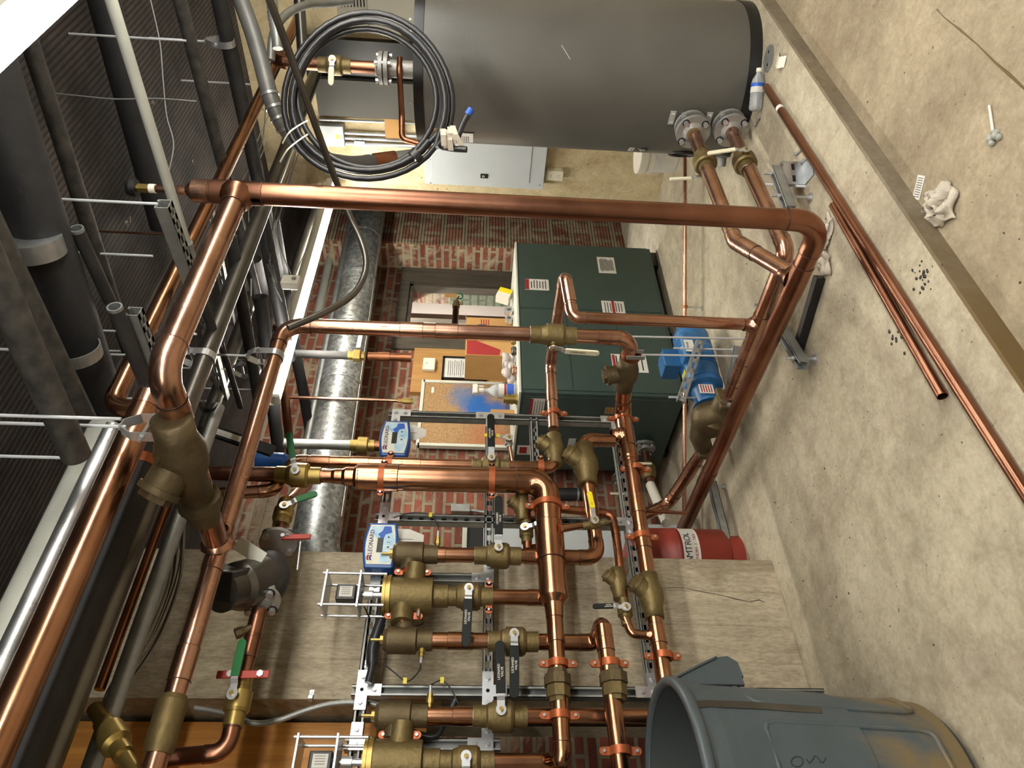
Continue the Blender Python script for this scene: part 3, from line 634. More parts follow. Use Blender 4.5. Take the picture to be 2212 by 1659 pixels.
z0 = at(645, 1026, Y=WY).z
run('copper_pipe', 'copper pipe above the green lever valve, rising to the ceiling', 'copper pipes of the mixing rack',
    [(WX, WY, 2.02), (WX, WY, 2.62)], RR, 'copper_old', couplings=[(0, .4), (0, .66)], tees=[(0, .54, (.3, .6, .1), .013)])
ball_valve('brass valve with green lever on top of the widest pipe', (WX, WY, z0), EZ, RR, (-.3, -1, 0), (.9, 0, .25), 'green', body='brass', length=.17)
run('copper_header', 'copper pipe leaving the widest pipe and ending in an elbow at the bottom edge', 'copper pipes of the mixing rack',
    [(xe-.05, WY, wz), (.672, WY, wz), (.672, HY, 1.08), (.672, HY, 1.32)], RR, 'copper_warm', couplings=[(0, .15), (0, .62)], bend=.8)
# hot side: branch, check valve and second upright
zc = .862; x2 = 1.445
run('copper_pipe', 'copper pipe from the lower header through a check valve and up the rack', 'copper pipes of the mixing rack',
    [(xt, HY, zh+.06), (xt, HY, zc+.005), (x2, HY, zc-.012), (x2, HY, 1.56)], RR, 'copper_warm', bend=.8, couplings=[(2, .95)], tees=[(2, .37, (1, .3, 0), .018)])
check_valve('bronze check valve above the lower header, right of the yellow lever', (at(1270, 1005, Y=HY).x, HY, zc), -EX, (0, -.3, 1), RR, fwd=-.6, scale=1.2)
ball_valve('bronze valve with black lever on the upright left of the widest pipe', (x2, HY, at(1075, 1193, Y=HY).z), EZ, RR, (0, -1, 0), (1, -.05, 0), txt=['LEONARD', 'VALVE'], length=.235, w=.034)
x3 = 1.088; z5 = .885; RY = 2.50
run('copper_pipe', 'copper upright from the left mixing port, turning out to the union pipe', 'copper pipes of the mixing rack',
    [(x3, HY, 1.58), (x3, HY, z5), (x3+.03, RY, z5), (.58, RY, .872)], RR, 'copper_warm', bend=.7, couplings=[(0, .25), (2, .12)])
ball_valve('bronze valve with black lever hanging left, third upright of the rack', (x3, HY, at(1108, 1385, Y=HY).z), EZ, RR, (0, -1, 0), (-1, 0, .02), txt=['LEONARD', 'VALVE'], tflip=True, length=.235, w=.034)
x4 = 1.265
run('copper_pipe', 'copper outlet of the mixing valve, dropping into the widest pipe', 'copper pipes of the mixing rack',
    [(x4, HY, 1.46), (x4, HY, 1.07)], RR, 'copper_warm', couplings=[(0, .92), (0, .08)])
ball_valve('bronze valve with black lever hanging left under the bronze mixing valve', (x4, HY, at(1012, 1285, Y=HY).z), EZ, RR, (0, -1, 0), (-1, 0, .02), txt=['LEONARD', 'VALVE'], tflip=True, length=.235, w=.034)
x5 = .82
run('copper_pipe', 'long copper upright passing down behind the bin', 'copper pipes of the mixing rack', [(x5, HY, 1.58), (x5, HY, .45)], RR, 'copper_warm', couplings=[(0, .18)])
ball_valve('bronze valve with raised black lever on the upright above the bin', (x5, HY, at(1080, 1545, Y=HY).z), EZ, RR, (0, -1, 0), (1, 0, .02), txt=['LEONARD', 'VALVE'], length=.235, w=.034)
ball_valve('bronze valve cut by the bottom edge, on the last upright', (.672, HY, at(1006, 1648, Y=HY).z), EZ, RR, (0, -1, 0), (-1, 0, 0), txt=['LEONARD', 'VALVE'], tflip=True, length=.235, w=.034)
for x, y, lab, Y in ((1205, 1482, 'upper', WY), (1326, 1478, 'lower', RY)):
    p = at(x, y, Y=Y); t = T('union', 'hexagonal brown union, the %s of the two side by side' % lab, 'pipe fitting', p, 'bronze unions')
    P('nut', MB().lathe(p, EX, [(0, .050), (.036, .050), (.036, .04), (.056, .037)], 8), M['bronze_dark'], t)
    P('tailpiece', MB().lathe(p, -EX, [(0.002, .044), (.042, .044), (.042, .036), (.058, .035)], 8), M['bronze'], t)
# small by-pass line with its own check valve
bz = at(1140, 1195, Y=HY).z; bx_ = at(1130, 1092, Y=HY+.01).x
q = [V((x2+.03, HY, bz)), V((bx_, HY+.01, bz)), V((bx_, HY+.06, at(1318, 1092, Y=2.68).z)), at(1330, 1150, Y=2.66), at(1352, 1330, Y=2.62), at(1369, 1383, Y=2.62), V((xt6, HY, zh+.05))]
run('copper_pipe', 'thin copper by-pass bending down from behind the yellow lever', 'copper pipes of the mixing rack', q[:5], .0185, 'copper_dark', bend=1.0)
ball_valve('small bronze valve on the cross branch hidden by the widest pipe', at(1137, 1150, Y=HY+.003), EX, .0185, (0, -1, .2), (.1, 0, -1), 'blackgrip', length=.12, w=.022, L=.10, wide=1.6)
check_valve('small bronze check valve on the cross branch left of the widest pipe bend', at(1128, 1098, Y=HY+.01), EX, (0, -.3, .8), .0185, fwd=.5, scale=1.2)
run('copper_pipe', 'short copper elbow joining the small valve to the lower header', 'copper pipes of the mixing rack', [at(1350, 1335, Y=2.62), V((xt6+.005, HY, at(1366, 1385, Y=2.62).z)), q[6]], .0165, 'copper_warm', bend=.8)
check_valve('small bronze check valve on the thin by-pass line', at(1336, 1262, Y=2.635), -EX, (0, -.3, 1), .0165, fwd=-.7, scale=1.35)
ball_valve('small bronze valve with black lever pointing up, over the lower header', at(1350, 1322, Y=2.625), -EX, .0165, (0, -1, .1), EZ, length=.13, w=.02, txt=['LEONARD', 'VALVE'], tflip=False, L=.11, wide=1.8)
t = T('drain_cock', 'small tap with yellow lever on the side of the widest pipe', 'valve', at(1215, 1143, Y=WY-.05)); p = at(1220, 1143, Y=WY-.04); dn = V((.15, -.1, -1)).normalized()
P('pipe', MB().lathe(p+V((0, 0, .02)), dn, [(0, .024), (.015, .016), (.10, .014)], 16), M['copper_warm'], t)
P('body', MB().lathe(p+dn*.075, dn, [(0, .017), (.03, .017), (.03, .021), (.07, .021), (.07, .014), (.09, .014)], 18), M['bronze'], t)
P('cap', MB().lathe(p+dn*.165, dn, [(0, .012), (.02, .012), (.02, .006), (.035, .006)], 8), M['bronze_dark'], t)
lever(t, p+dn*.12+V((0, -.035, 0)), (0, -1, 0), (1, 0, .1), .13, .022, 'yellow', '1/2', 'ink')
# orange clamps along the rack
ce = [(1196, 893, 2.62, EX, EZ, .027), (1346, 905, 2.62, EX, EZ, .038), (1373, 1014, 2.62, EX, EZ, HR), (1386, 1160, 2.62, EX, EZ, HR), (1432, 1418, 2.62, EX, EZ, HR),
      (1205, 1434, WY, EX, EZ, RR), (1209, 1546, WY, EX, EZ, RR), (1317, 1434, RY, EX, EZ, RR), (1340, 1623, RY, EX, EZ, RR), (1182, 1094, WY, EX, EZ, WR)]
lb = ['on the looping copper pipe by the right post', 'on the fat start of the lower header', 'on the lower header below the brass valve', 'on the lower header beside the red tank', 'on the lower header at the bin',
      'on the pipe above the upper union', 'on the pipe beyond the upper union', 'on the pipe above the lower union', 'on the lower union pipe at the bottom edge', 'on the widest pipe just past its bend']
for (x, y, Y, d, e, r), l in zip(ce, lb): clamp('orange clamp '+l, at(x, y, Y=Y), d, e, r, back=(0, 1, 0))
cz = [(WX, WY, at(825, 1036, Y=WY).z, WR, 'on the top of the widest pipe'), (WX, WY, at(1062, 1040, Y=WY).z, WR, 'on the widest pipe at the middle rail'), (V1X, HY, at(843, 990, Y=HY).z, RV, 'on the slim pipe below the small blue controller'),
      (V1X, HY, at(1168, 1003, Y=HY).z, RV, 'on the slim pipe near its bottom elbow'), (x4, HY, at(1056, 1288, Y=HY).z, RR, 'on the mixing valve outlet at the middle rail')]
for x, y, z, r, l in cz: clamp('orange clamp '+l, (x, y, z), EZ, EX, r, back=(0, 1, 0))
t = T('sample_cock', 'small tap with a yellow lever on the slim rack pipe by the boiler corner', 'valve', at(1105, 998, Y=HY)); p = V((V1X, HY, at(1108, 998, Y=HY).z)); e = at(1100, 962, Y=HY-.01)
P('pipe', MB().cyl(p, e, .011, 14), M['copper'], t); d = (e-p).normalized(); P('body', MB().lathe(e-d*.01, d, [(0, .014), (.015, .014), (.015, .019), (.045, .019), (.045, .013), (.065, .013)], 16), M['galv_dull'], t)
lever(t, e+d*.02-EY*.03, (0, -1, 0), (0, 0, 1), .115, .02, 'yellow')
# ------------------------------------------------------------ the strut rack
RKY = 2.75; fr = RKY-.0205-.002
rack = T('strut_rack', 'bolted grey steel channel rack carrying the copper mixing pipes against the pillar', 'rack', (1.3, RKY, .6))
def rail(p, q, nm): return P(nm, strut_geo(MB(), p, q, (0, -1, 0), slots=nm == 'rail' or p[0] > 1.5), M['galv_dull'], rack)
Xd = at(1050, 1497, Y=RKY).x; Xe_ = at(1040, 1612, Y=RKY).x; Xc_ = at(1000, 1253, Y=RKY).x; Xb = at(1200, 1130, Y=RKY).x
rail((-.9, RKY, 1.762), (2.30, RKY, 1.762), 'rail'); rail((-.9, RKY, 1.297), (2.30, RKY, 1.297), 'rail'); rail((.75, RKY, .668), (2.30, RKY, .668), 'rail')
rail((1.93, RKY, at(1152, 905, Y=RKY).z), (2.28, RKY, at(1152, 905, Y=RKY).z), 'rail'); rail((2.28, RKY, .62), (2.28, RKY, 1.80), 'post'); rail((Xb, RKY, .64), (Xb, RKY, 1.80), 'post'); rail((Xc_, RKY, 1.28), (Xc_, RKY, 1.78), 'post'); rail((Xd, RKY, 0.0), (Xd, RKY, 1.80), 'post'); rail((Xe_, RKY, 1.25), (Xe_, RKY, 1.80), 'post')
def bracket(x, z, arms):
    b = MB(); w = .042; c = V((x, fr-.002, z)); b.box(c, (w, .004, w)); bl = []
    for a in arms:
        d = {'L': -EX, 'R': EX, 'U': EZ, 'D': -EZ}[a]; sz = (.05, .004, w) if a in 'LR' else (w, .004, .05); b.box(c+d*(.021+.025), sz); bl.append(c+d*.046)
    if len(arms) < 3: bl.append(c)
    o = P('bracket', b, M['zinc'], rack)
    for q in bl: bolt(o, q-EY*.002, (0, -1, 0))
    if len(arms) == 3: P('hole', MB().cyl(c-EY*.0021, c-EY*.0025, .007), M['hole'], o)
for x, z, a in ((2.28, 1.762, 'DL'), (2.28, 1.297, 'UDL'), (2.28, .668, 'UL'), (Xb, 1.762, 'LRD'), (Xb, .668, 'LU'), (Xc_, 1.762, 'LR'), (Xc_, 1.297, 'RU'), (Xd, 1.762, 'LRD'), (Xd, 1.297, 'LRD'), (Xd, .668, 'UR'), (Xe_, 1.762, 'RD'), (Xe_, 1.297, 'RU')):
    bracket(x, z, a)
for x, z in ((Xd, 1.45), (Xd, 1.0), (.6, 1.297), (.6, 1.762), (1.4, 1.762), (1.4, 1.297), (1.45, .668)):
    if RKY < 2.85: P('standoff', MB().box((x, 2.81, z), (.04, .08, .04)), M['galv_dull'], rack)
# ------------------------------------------------------------ mixing valves with their motor cages
def mixer(x, lab, lab2):
    t = T('mixing_valve', lab, 'mixing valve', (x, HY, 1.42)); b = MB()
    b.lathe((x, HY, 1.46), EZ, [(0, .036), (.0, .044), (.055, .044), (.06, .07), (.225, .07), (.225, .062)], 28)
    b.lathe((x, HY, 1.60), V((1, -.1, -.05)), [(.05, .043), (.125, .041)], 20).lathe((x, HY, 1.635), V((-1, -.15, -.05)), [(.05, .043), (.12, .041)], 20)
    P('body', b, M['bronze'], t)
    P('flange', MB().lathe((x, HY, 1.68), EZ, [(0, .068), (.0, .078), (.012, .078), (.012, .074), (.018, .074), (.018, .078), (.03, .078)], 28), M['brass'], t)
    z1, z2 = 1.80, 1.93; a = .062
    for k, z in ((0, z1), (1, z2)): P('cage_plate', MB().box((x, HY, z), (.15, .12, .008)), M['zinc'], t, bevel=.001)
    for i in (-1, 1):
        for j in (-1, 1): P('cage_rod', MB().cyl((x+i*.064, HY+j*.05, 1.70), (x+i*.064, HY+j*.05, 1.945), .0055, 10), M['steel'], t)
    m = P('actuator', MB().box((x-.005, HY-.005, 1.85), (.062, .066, .075)), M['black'], t, bevel=.004)
    P('rating_label', MB().box((x-.005, HY-.0385, 1.85), (.042, .001, .05)), M['paper'], m)
    for k in range(4): P('print', MB().box((x-.015+k*.008, HY-.0392, 1.85), (.0015, .0004, .034)), M['ink'], m)
    P('coupling', MB().lathe((x, HY, 1.70), EZ, [(0, .012), (.05, .012), (.05, .018), (.085, .018), (.085, .008), (.11, .008)], 12), M['steel'], t)
    P('wire', MB().tube([(x+.01, HY-.03, 1.815), (x-.04, HY-.05, 1.80), (x-.06, HY-.03, 1.775), (x-.07, HY+.05, 1.76)], .003, 8), M['cable'], t)
    return t
mixer(x4, 'large bronze mixing valve with a steel motor cage, beside the lower blue controller', '')
mixer(.672, 'bronze mixing valve with a motor cage cut by the bottom edge of the picture', '')
def inlet(x, lab, side, cl):
    """bronze inlet body on top of an upright and the copper collar that ties it to its mixing valve"""
    t = T('inlet_strainer', lab, 'valve', (x, HY, 1.5), 'bronze inlet bodies of the mixing valves'); z = 1.62
    b = MB().lathe((x, HY, 1.51), EZ, [(0, .031), (0, .038), (.055, .038), (.06, .05), (.165, .05), (.165, .044), (.18, .037)], 24).lathe((x, HY, z), V((-side, 0, 0)), [(.0, .036), (.075, .036)], 20)
    P('body', b, M['bronze_dark'], t); P('plug', MB().lathe((x, HY, 1.688), EZ, [(0, .02), (.015, .02), (.015, .006), (.05, .006)], 8), M['brass'], t)
inlet(x2, 'bronze inlet body right of the mixing valve, under the lower blue controller', 1, '')
inlet(x3, 'bronze inlet body left of the mixing valve, beside the black cable loom', -1, '')
inlet(x5, 'bronze inlet body above the bin, joined to the cut-off mixing valve', 1, '')
for x, s, z, l in ((x4+.092, 1, 1.605, 'right of'), (x4-.09, -1, 1.625, 'left of'), (.672+.08, 1, 1.60, 'on the cut-off mixer, not beside')):
    run('collar', 'short copper collar %s the big mixing valve' % l, 'copper collars of the mixing valves', [(x-.03, HY-.005, z), (x+.035, HY-.005, z)], .032, 'copper_warm', pname='sleeve')
    clamp('orange clamp on the collar %s the big mixing valve' % l, (x+.004, HY-.005, z), EX, EZ if False else EZ, .033)
# ------------------------------------------------------------ blue controllers
def controller(px, py, lab, w, h):
    c = at(px, py, Y=2.63); t = T('controller', lab, 'controller', c, 'blue wall controllers'); y0 = c.y
    def sh(k, grow=0):
        W, H = w/2+grow, h/2+grow; n = 8; pts = []
        pts += [(-W+W*2*i/n, -H*(.82+.18*sin(pi*i/n))) for i in range(n+1)]; pts += [(W-W*2*i/n, H*(.80+.20*sin(pi*i/n))) for i in range(n+1)]; return pts
    o = V((c.x, y0, c.z))
    P('case', MB().prism(sh(0), o+EY*.07, EX, EZ, .07), M['blue'], t, bevel=.008)
    f = o-EY*.0005
    def sc(k, kz=None): return [(x*k, z*(kz or k)) for x, z in sh(0)]
    fp = P('faceplate', MB().prism(sc(.87, .84), f+EY*.0002, EX, EZ, .002), M['cream'], t)
    # blue water pattern, screen, keys and lettering
    g = f-EY*.0022
    P('water_print', MB().prism([(-w*.42, -h*.05), (-w*.25, -h*.02), (-w*.02, h*.06), (w*.12, h*.10), (w*.28, h*.30), (w*.40, h*.30), (w*.42, -h*.25), (w*.1, -h*.40), (-w*.38, -h*.33)], g+EY*.0004, EX, EZ, .0006), M['blue2'], fp)
    P('water_print', MB().prism([(w*.08, -h*.05), (w*.22, h*.10), (w*.30, -h*.02), (w*.40, -h*.06), (w*.40, -h*.26), (w*.26, -h*.30), (w*.22, -h*.12)], g+EY*.0001, EX, EZ, .0006), M['tapeblue'], fp)
    P('screen', MB().box(g+EX*(-w*.02)+EZ*h*.01, (w*.32, .0022, h*.17)), M['black'], t)
    for k in range(3):
        kk = P('key', MB().box(g+EX*(-w*.07+w*.11*k*1.0)-EZ*h*.22, (w*.085, .003, h*.17)), M['blue2'], t, bevel=.001); q = g+EX*(-w*.07+w*.11*k)-EZ*h*.22-EY*.002
        P('arrow', MB().prism([(-.005, -.004), (.005, -.004), (0, .006)] if k == 0 else ([(-.005, .004), (0, -.006), (.005, .004)] if k == 2 else [(-.001, -.006), (.001, -.006), (.001, .006), (-.001, .006)]), q, EX, EZ, .0004), M['ink'], kk)
    text(fp, 'LEONARD', g-EY*.001+EX*(w*.05)+EZ*h*.27, EX, EZ, h*.175, M['navy'], 'brand_lettering', ext=.0003)
    for k, m in enumerate(('redink', 'navy')): P('logo', MB().prism([(-.012, -.004), (0, .0), (.011, -.004), (.012, .004), (0, .008), (-.011, .004)], g-EY*.001+EX*(-w*.30)+EZ*(h*.305-k*h*.075), EX, EZ, .0004), M[m], fp)
    return t, c
controller(853, 945, 'upper right blue LEONARD controller beside the cork board', .205, .142)
controller(822, 1176, 'lower left blue LEONARD controller on the pillar corner', .208, .142)
def tagcard(px, py, lab):
    c = at(px, py, Y=2.71); t = T('tag_card', lab, 'tag', c, 'pale paper tags of the controllers')
    P('card', MB().prism([(-.05, .05), (.05, .05), (.05, -.02), (.022, -.085), (-.02, -.085), (-.05, -.02)], c, EX, EZ, .001), M['paper'], t); P('printed_line', MB().box(c+EY*-.0015-EZ*.01, (.002, .0004, .06)), M['ink'], t)
tagcard(882, 935, 'pale pink paper tag hanging under the upper blue controller'); tagcard(872, 1165, 'pale paper tag tucked under the lower blue controller')
# ------------------------------------------------------------ temperature probes with tagged leads
def probe(x, z, side, path, lab, ty):
    t = T('temperature_probe', lab, 'sensor', (x, HY, z), 'wired temperature probes of the rack'); s = V((side, -.25, 0)).normalized(); p = V((x, HY, z))+s*.024
    P('fitting', MB().lathe(p, s, [(0, .009), (.018, .009), (.018, .014), (.034, .014), (.034, .011), (.05, .011)], 8), M['brass'], t); P('sleeve', MB().lathe(p+s*.05, s, [(0, .007), (.025, .006)], 12), M['steel'], t)
    pts = [p+s*.075]+[at(a, b, Y=2.70) for a, b in path]; pp = []
    for i in range(len(pts)-1):
        a, b = pts[i], pts[i+1]; c0 = pts[max(i-1, 0)]; c1 = pts[min(i+2, len(pts)-1)]
        for k in range(5):
            u = k/5; pp.append(.5*((2*a)+(b-c0)*u+(2*c0-5*a+4*b-c1)*u*u+(3*a-c0-3*b+c1)*u**3))
    pp.append(pts[-1]); P('lead', MB().tube(pp, .0028, 7), M['cable'], t)
    q = pp[int(len(pp)*ty)]; P('yellow_tag', MB().box(q-EY*.004, (.022, .002, .014)), M['yellow'], t)
probe(x3, at(912, 1400, Y=HY).z, -1, [(905, 1450), (880, 1472), (855, 1455), (830, 1435)], 'probe below the left inlet body, its lead drooping left', .55)
probe(x5, at(928, 1525, Y=HY).z, 1, [(933, 1478), (955, 1470), (975, 1490), (990, 1520)], 'probe on the upright above the bin, its lead arching right', .5)
probe(x2, at(945, 1180, Y=HY).z, 1, [(946, 1135), (930, 1113), (895, 1107), (850, 1118)], 'probe on the upright under the lower controller, lead to the post', .5)
probe(x4, at(917, 1310, Y=HY).z+.02, -1, [(915, 1345), (900, 1352), (885, 1352)], 'probe at the base of the big mixing valve', .9)
# cable loom along the top rail and the flexible conduit
def smooth(pts, n=6):
    pts = [V(p) for p in pts]; out = []
    for i in range(len(pts)-1):
        a, b = pts[i], pts[i+1]; c0 = pts[max(i-1, 0)]; c1 = pts[min(i+2, len(pts)-1)]
        for k in range(n):
            u = k/n; out.append(.5*((2*a)+(b-c0)*u+(2*c0-5*a+4*b-c1)*u*u+(3*a-c0-3*b+c1)*u**3))
    return out+[pts[-1]]
S('cable_loom', MB().tube(smooth([at(x, y, Y=2.69) for x, y in ((838, 1225), (835, 1270), (826, 1330), (815, 1365), (805, 1400), (803, 1440), (795, 1475))]), [.014]*3+[.018]*12+[.022]*15+[.014]*7, 12), M['cable'], 'black cable loom tied along the top rail beside the mixing valve', 'cable')
S('cable_loom', MB().tube(smooth([at(x, y, Y=2.71) for x, y in ((985, 1510), (960, 1560), (940, 1590), (900, 1585), (870, 1570))]), .012, 10), M['cable'], 'black wires bunched behind the upright above the bin', 'cable')
fc = smooth([at(x, y, Y=2.80) for x, y in ((420, 1530), (480, 1540), (545, 1562), (600, 1556), (660, 1535), (720, 1520), (790, 1518), (840, 1530))], 30); b = MB()
b.tube(fc, [(.0115 if i % 2 else .0095) for i in range(len(fc))], 10); S('flexible_conduit', b, M['galv_dull'], 'ribbed grey flexible conduit across the pillar to the rack', 'conduit')
# small grey clips on the pillar face
for x, y, l in ((672, 1505, 'low on the pillar'), (792, 1440, 'behind the black loom')):
    c = at(x, y, Y=2.848); t = T('conduit_clip', 'little metal conduit clip '+l, 'clip', c, 'conduit clips on the pillar'); P('strap', MB().strip([c+EX*.025, c+EX*.008, c-EY*.014, c-EX*.01-EY*.014, c-EX*.018], EZ, .016, .002), M['zinc'], t); P('screw', MB().lathe(c+EX*.017, -EY, [(0, .005), (.006, .005)], 8), M['steel'], t)
# ------------------------------------------------------------ storage tank
t = T('storage_tank', 'big dark grey hot water storage tank standing at the right', 'tank', (TC.x, TC.y, 0))
b = MB().lathe((TC.x, TC.y, .06), EZ, [(0, TR), (TH-.105, TR)], 72, 0, False).lathe((TC.x, TC.y, TH-.07), EZ, [(0, TR-.004), (.035, TR-.004), (.035, 0)], 72, 0, False); P('jacket', b, M['tank'], t)
P('base_ring', MB().lathe((TC.x, TC.y, 0), EZ, [(0, TR+.004), (.062, TR+.004), (.062, TR-.01)], 72, 0, False), M['black'], t)
rim = P('top_rim', MB().lathe((TC.x, TC.y, TH-.048), EZ, [(0, TR), (0, TR+.007), (.048, TR+.007), (.048, TR-.02)], 72, 0, False), M['rimblack'], t)
vd = -TC.normalized(); sd = V((-vd.y, vd.x, 0))
def on_tank(ang, z, k=0):      # ang from the side that faces the room, positive towards the image top
    d = Matrix.Rotation(ang, 3, 'Z') @ vd; return V((TC.x, TC.y, z))+d*(TR+k), d
def tank_at(px, py, k=0):
    d = rt*((829.5-py)/F_PX) + up*((1106-px)/F_PX) + fw; o = CAM-TC; R = TR+k
    a = d.x**2+d.y**2; bb = 2*(o.x*d.x+o.y*d.y); c = o.x**2+o.y**2-R*R; s = (-bb-sqrt(max(0, bb*bb-4*a*c)))/(2*a); p = CAM+d*s
    return p, V((p.x-TC.x, p.y-TC.y, 0)).normalized()
for px, py in ((886, 42), (888, 66), (888, 225), (890, 300)):
    p, d = tank_at(px, py, .008); P('rivet', MB().lathe(p, d, [(-.002, .006), (.003, .005)], 10), M['steel'], rim)
def plate(par, p, d, w, h, m, name, k=.001, tilt=0):
    s = EZ.cross(d).normalized(); u = EZ; 
    if tilt: R = Matrix.Rotation(tilt, 3, d); s = R @ s; u = R @ u
    return P(name, MB().box(p+d*k, (w, h, .0012), (s, u, d)), m, par)
for px, py, w, h, kind in ((1452, 254, .075, .03, 'tab'), (1531, 256, .07, .03, 'tab'), (1364, 322, .06, .03, 'tab'), (1000, 297, .12, .11, 'warn'), (945, 283, .06, .09, 'brown'), (1560, 373, .05, .05, 'tab')):
    if kind == 'tab' and py > 350: continue
    p, d = tank_at(px, py); o = plate(t, p, d, w, h, M['cardboard' if kind == 'brown' else 'paper'], 'label')
    s = EZ.cross(d).normalized()
    if kind == 'tab':
        P('print', MB().box(p+d*.0022, (w*.9, h*.86, .0006), (s, EZ, d)), M['ink'], o); P('print', MB().box(p+d*.0027, (w*.84, h*.74, .0006), (s, EZ, d)), M['paper'], o)
        text(o, {1452: 'RETURN\nWATER', 1531: 'WATER\nINLET', 1364: 'SENSOR'}[px], p+d*.0035, s, EZ, .0095, M['ink'], 'label_lettering', .0002)
    else:
        for k in range(7): P('print', MB().box(p+d*.0022-EZ*(k*.01-.03)*(h/.11)-s*w*.12, (w*.6, .003, .0005), (s, EZ, d)), M['ink'], o)
p, d = tank_at(1388, 323); s = EZ.cross(d)
P('port_ring', MB().ring(p, d, .024, .005, 20), M['black'], t); P('port_plug', MB().lathe(p-d*.02, d, [(0, .021), (.022, .021), (.03, .012)], 16), M['galv_dull'], t)
p, d = tank_at(1474, 333); P('handhole_ring', MB().ring(p, d, .072, .009, 30), M['black'], t); P('handhole_cover', MB().lathe(p-d*.05, d, [(0, .0), (0, .066), (.052, .068)], 30, 0, False), M['hole'], t)
p, d = tank_at(1560, 338); P('clean_out_plate', MB().lathe(p-d*.01, d, [(0, .085), (.016, .085), (.02, .075)], 30), M['tank'], t); P('bolt', MB().lathe(p, d, [(0, .034), (.012, .034), (.012, .022), (.055, .02)], 16), M['galv_dull'], t)
p, d = tank_at(1225, 118); P('scratch', MB().tube([tank_at(1213, 98, .0005)[0], tank_at(1222, 112, .0005)[0], tank_at(1228, 122, .0005)[0], tank_at(1336, 137, .0005)[0] if False else tank_at(1334, 136, .0005)[0]][:3]+[tank_at(1232, 128, .0005)[0]], .0014, 5), M['paper'], t)
# pipework on top of the tank
vt = at(872, 150, D=3.55); VX, VY = vt.x, vt.y; dz = lambda x: at(x, 140, X=VX).z
run('tank_pipe', 'upright copper pipe above the tank top with flange and ball valve', 'copper pipes from the tank', [(VX, VY, at(845, 143, X=VX).z), (VX, VY, at(590, 122, X=VX).z), (VX+.3, VY, at(590, 122, X=VX).z+.04)], .030, 'copper_old', couplings=[(0, .84)])
t = T('tank_flange', 'grey bolted flange above the tank top', 'flange', (VX, VY, dz(850)), 'bolted flanges on the tank')
b = MB(); zf = at(829, 140, X=VX).z; flange(b, (VX, VY, zf+.003), EZ, .031, .078, .02); flange(b, (VX, VY, zf-.003), -EZ, .031, .078, .02); b.cyl((VX, VY, zf), (VX, VY, 1.72), .042, 20); P('body', b, [M['cast'], M['zinc'], M['hole']], t)
ball_valve('bronze ball valve with white lever above the tank top', (VX, VY, at(722, 131, X=VX).z), EZ, .030, (-.68, -.73, 0), (-.74, .68, 0), 'ivory', L=.16, length=.13, wide=1.6)
zr2 = at(868, 200, X=VX).z
run('relief_pipe', 'thin copper relief pipe level with the tank top, turning down beside it', 'copper pipes from the tank', [(VX+.02, VY-.045, zr2+.004), (VX-.06, VY-.02, zr2), at(868, 250, D=3.62), at(868, 300, D=3.62), at(930, 318, D=3.62)], .0145, 'copper_dark', bend=1.2, couplings=[(2, .3)])
# ------------------------------------------------------------ boiler
B0, B1 = V((2.915, 3.25, .06)), V((4.44, 4.05, 1.085)); fy = B0.y; lx = B0.x
t = T('boiler', 'dark green boiler cabinet standing on black rails behind the pipes', 'boiler', (3.7, 3.65, 0))
P('cabinet', MB().cbox(B0, B1), M['boiler'], t, bevel=.006)
P('top_panel', MB().cbox((lx-.006, fy-.006, 1.085), (B1.x+.006, B1.y, 1.10)), M['offwhite'], t, bevel=.002)
for x0, x1 in ((2.98, 3.62), (3.74, 4.38)):
    for yy in (3.36, 3.9): P('skid_rail', MB().cbox((x0, yy, 0), (x1, yy+.06, .062)), M['black'], t)
P('skid_rail', MB().cbox((4.3, 3.3, 0), (4.46, 4.0, .06)), M['black'], t)
for x in (2.94, 3.7): P('door_panel', MB().cbox((x, fy-.005, .085), (x+.735, fy+.001, 1.075)), M['boiler'], t, bevel=.002)
for z in (.42, .76): P('seam', MB().cbox((2.95, fy-.0058, z), (3.66, fy-.0045, z+.003)), M['black'], t)
P('side_panel', MB().cbox((lx-.005, fy+.03, .09), (lx+.001, B1.y-.03, 1.07)), M['boiler'], t, bevel=.002)
def sticker(par, c, w, h, n, kind, red=None, lines=8):
    """flat label on a panel: n outward normal"""
    n = V(n); s = EZ.cross(n).normalized(); o = P('label', MB().box(c+n*.001, (w, h, .0012), (s, EZ, n)), M[kind], par)
    for k in range(lines): P('print', MB().box(c+n*.002+EZ*h*(.36-.72*k/max(1, lines-1))+s*w*random.uniform(-.04, .04), (w*random.uniform(.6, .82), h*.035, .0004), (s, EZ, n)), M['ink'], o)
    if red: P('print', MB().box(c+n*.0024+s*w*red[0]+EZ*h*red[1], (w*red[2], h*red[3], .0004), (s, EZ, n)), M['redink'], o)
    return o
NF = V((0, -1, 0)); ff = fy-.005
def bf(px, py): return at(px, py, Y=ff)
sticker(t, bf(1310, 573), .19, .13, NF, 'paper', None, 11); sticker(t, bf(1160, 615), .12, .17, NF, 'paper', (0, .42, .95, .16), 7); sticker(t, bf(1325, 665), .14, .16, NF, 'paper', (0, .0, 1, .12), 7)
sticker(t, bf(1360, 785), .16, .23, NF, 'paper', (0, .44, .9, .08), 6)
NL = V((-1, 0, 0))
def bl(px, py): return at(px, py, X=lx-.005)
sticker(t, bl(1160, 880), .17, .09, NL, 'paper', (0, .42, 1, .2), 5); sticker(t, bl(1322, 887), .06, .09, NL, 'cardboard', None, 4); sticker(t, bl(1133, 972), .10, .10, NL, 'paper', (0, .1, .7, .5), 0); sticker(t, bl(1235, 957), .10, .05, NL, 'epanel', None, 0); sticker(t, bl(1283, 940), .05, .09, NL, 'orange', None, 2)
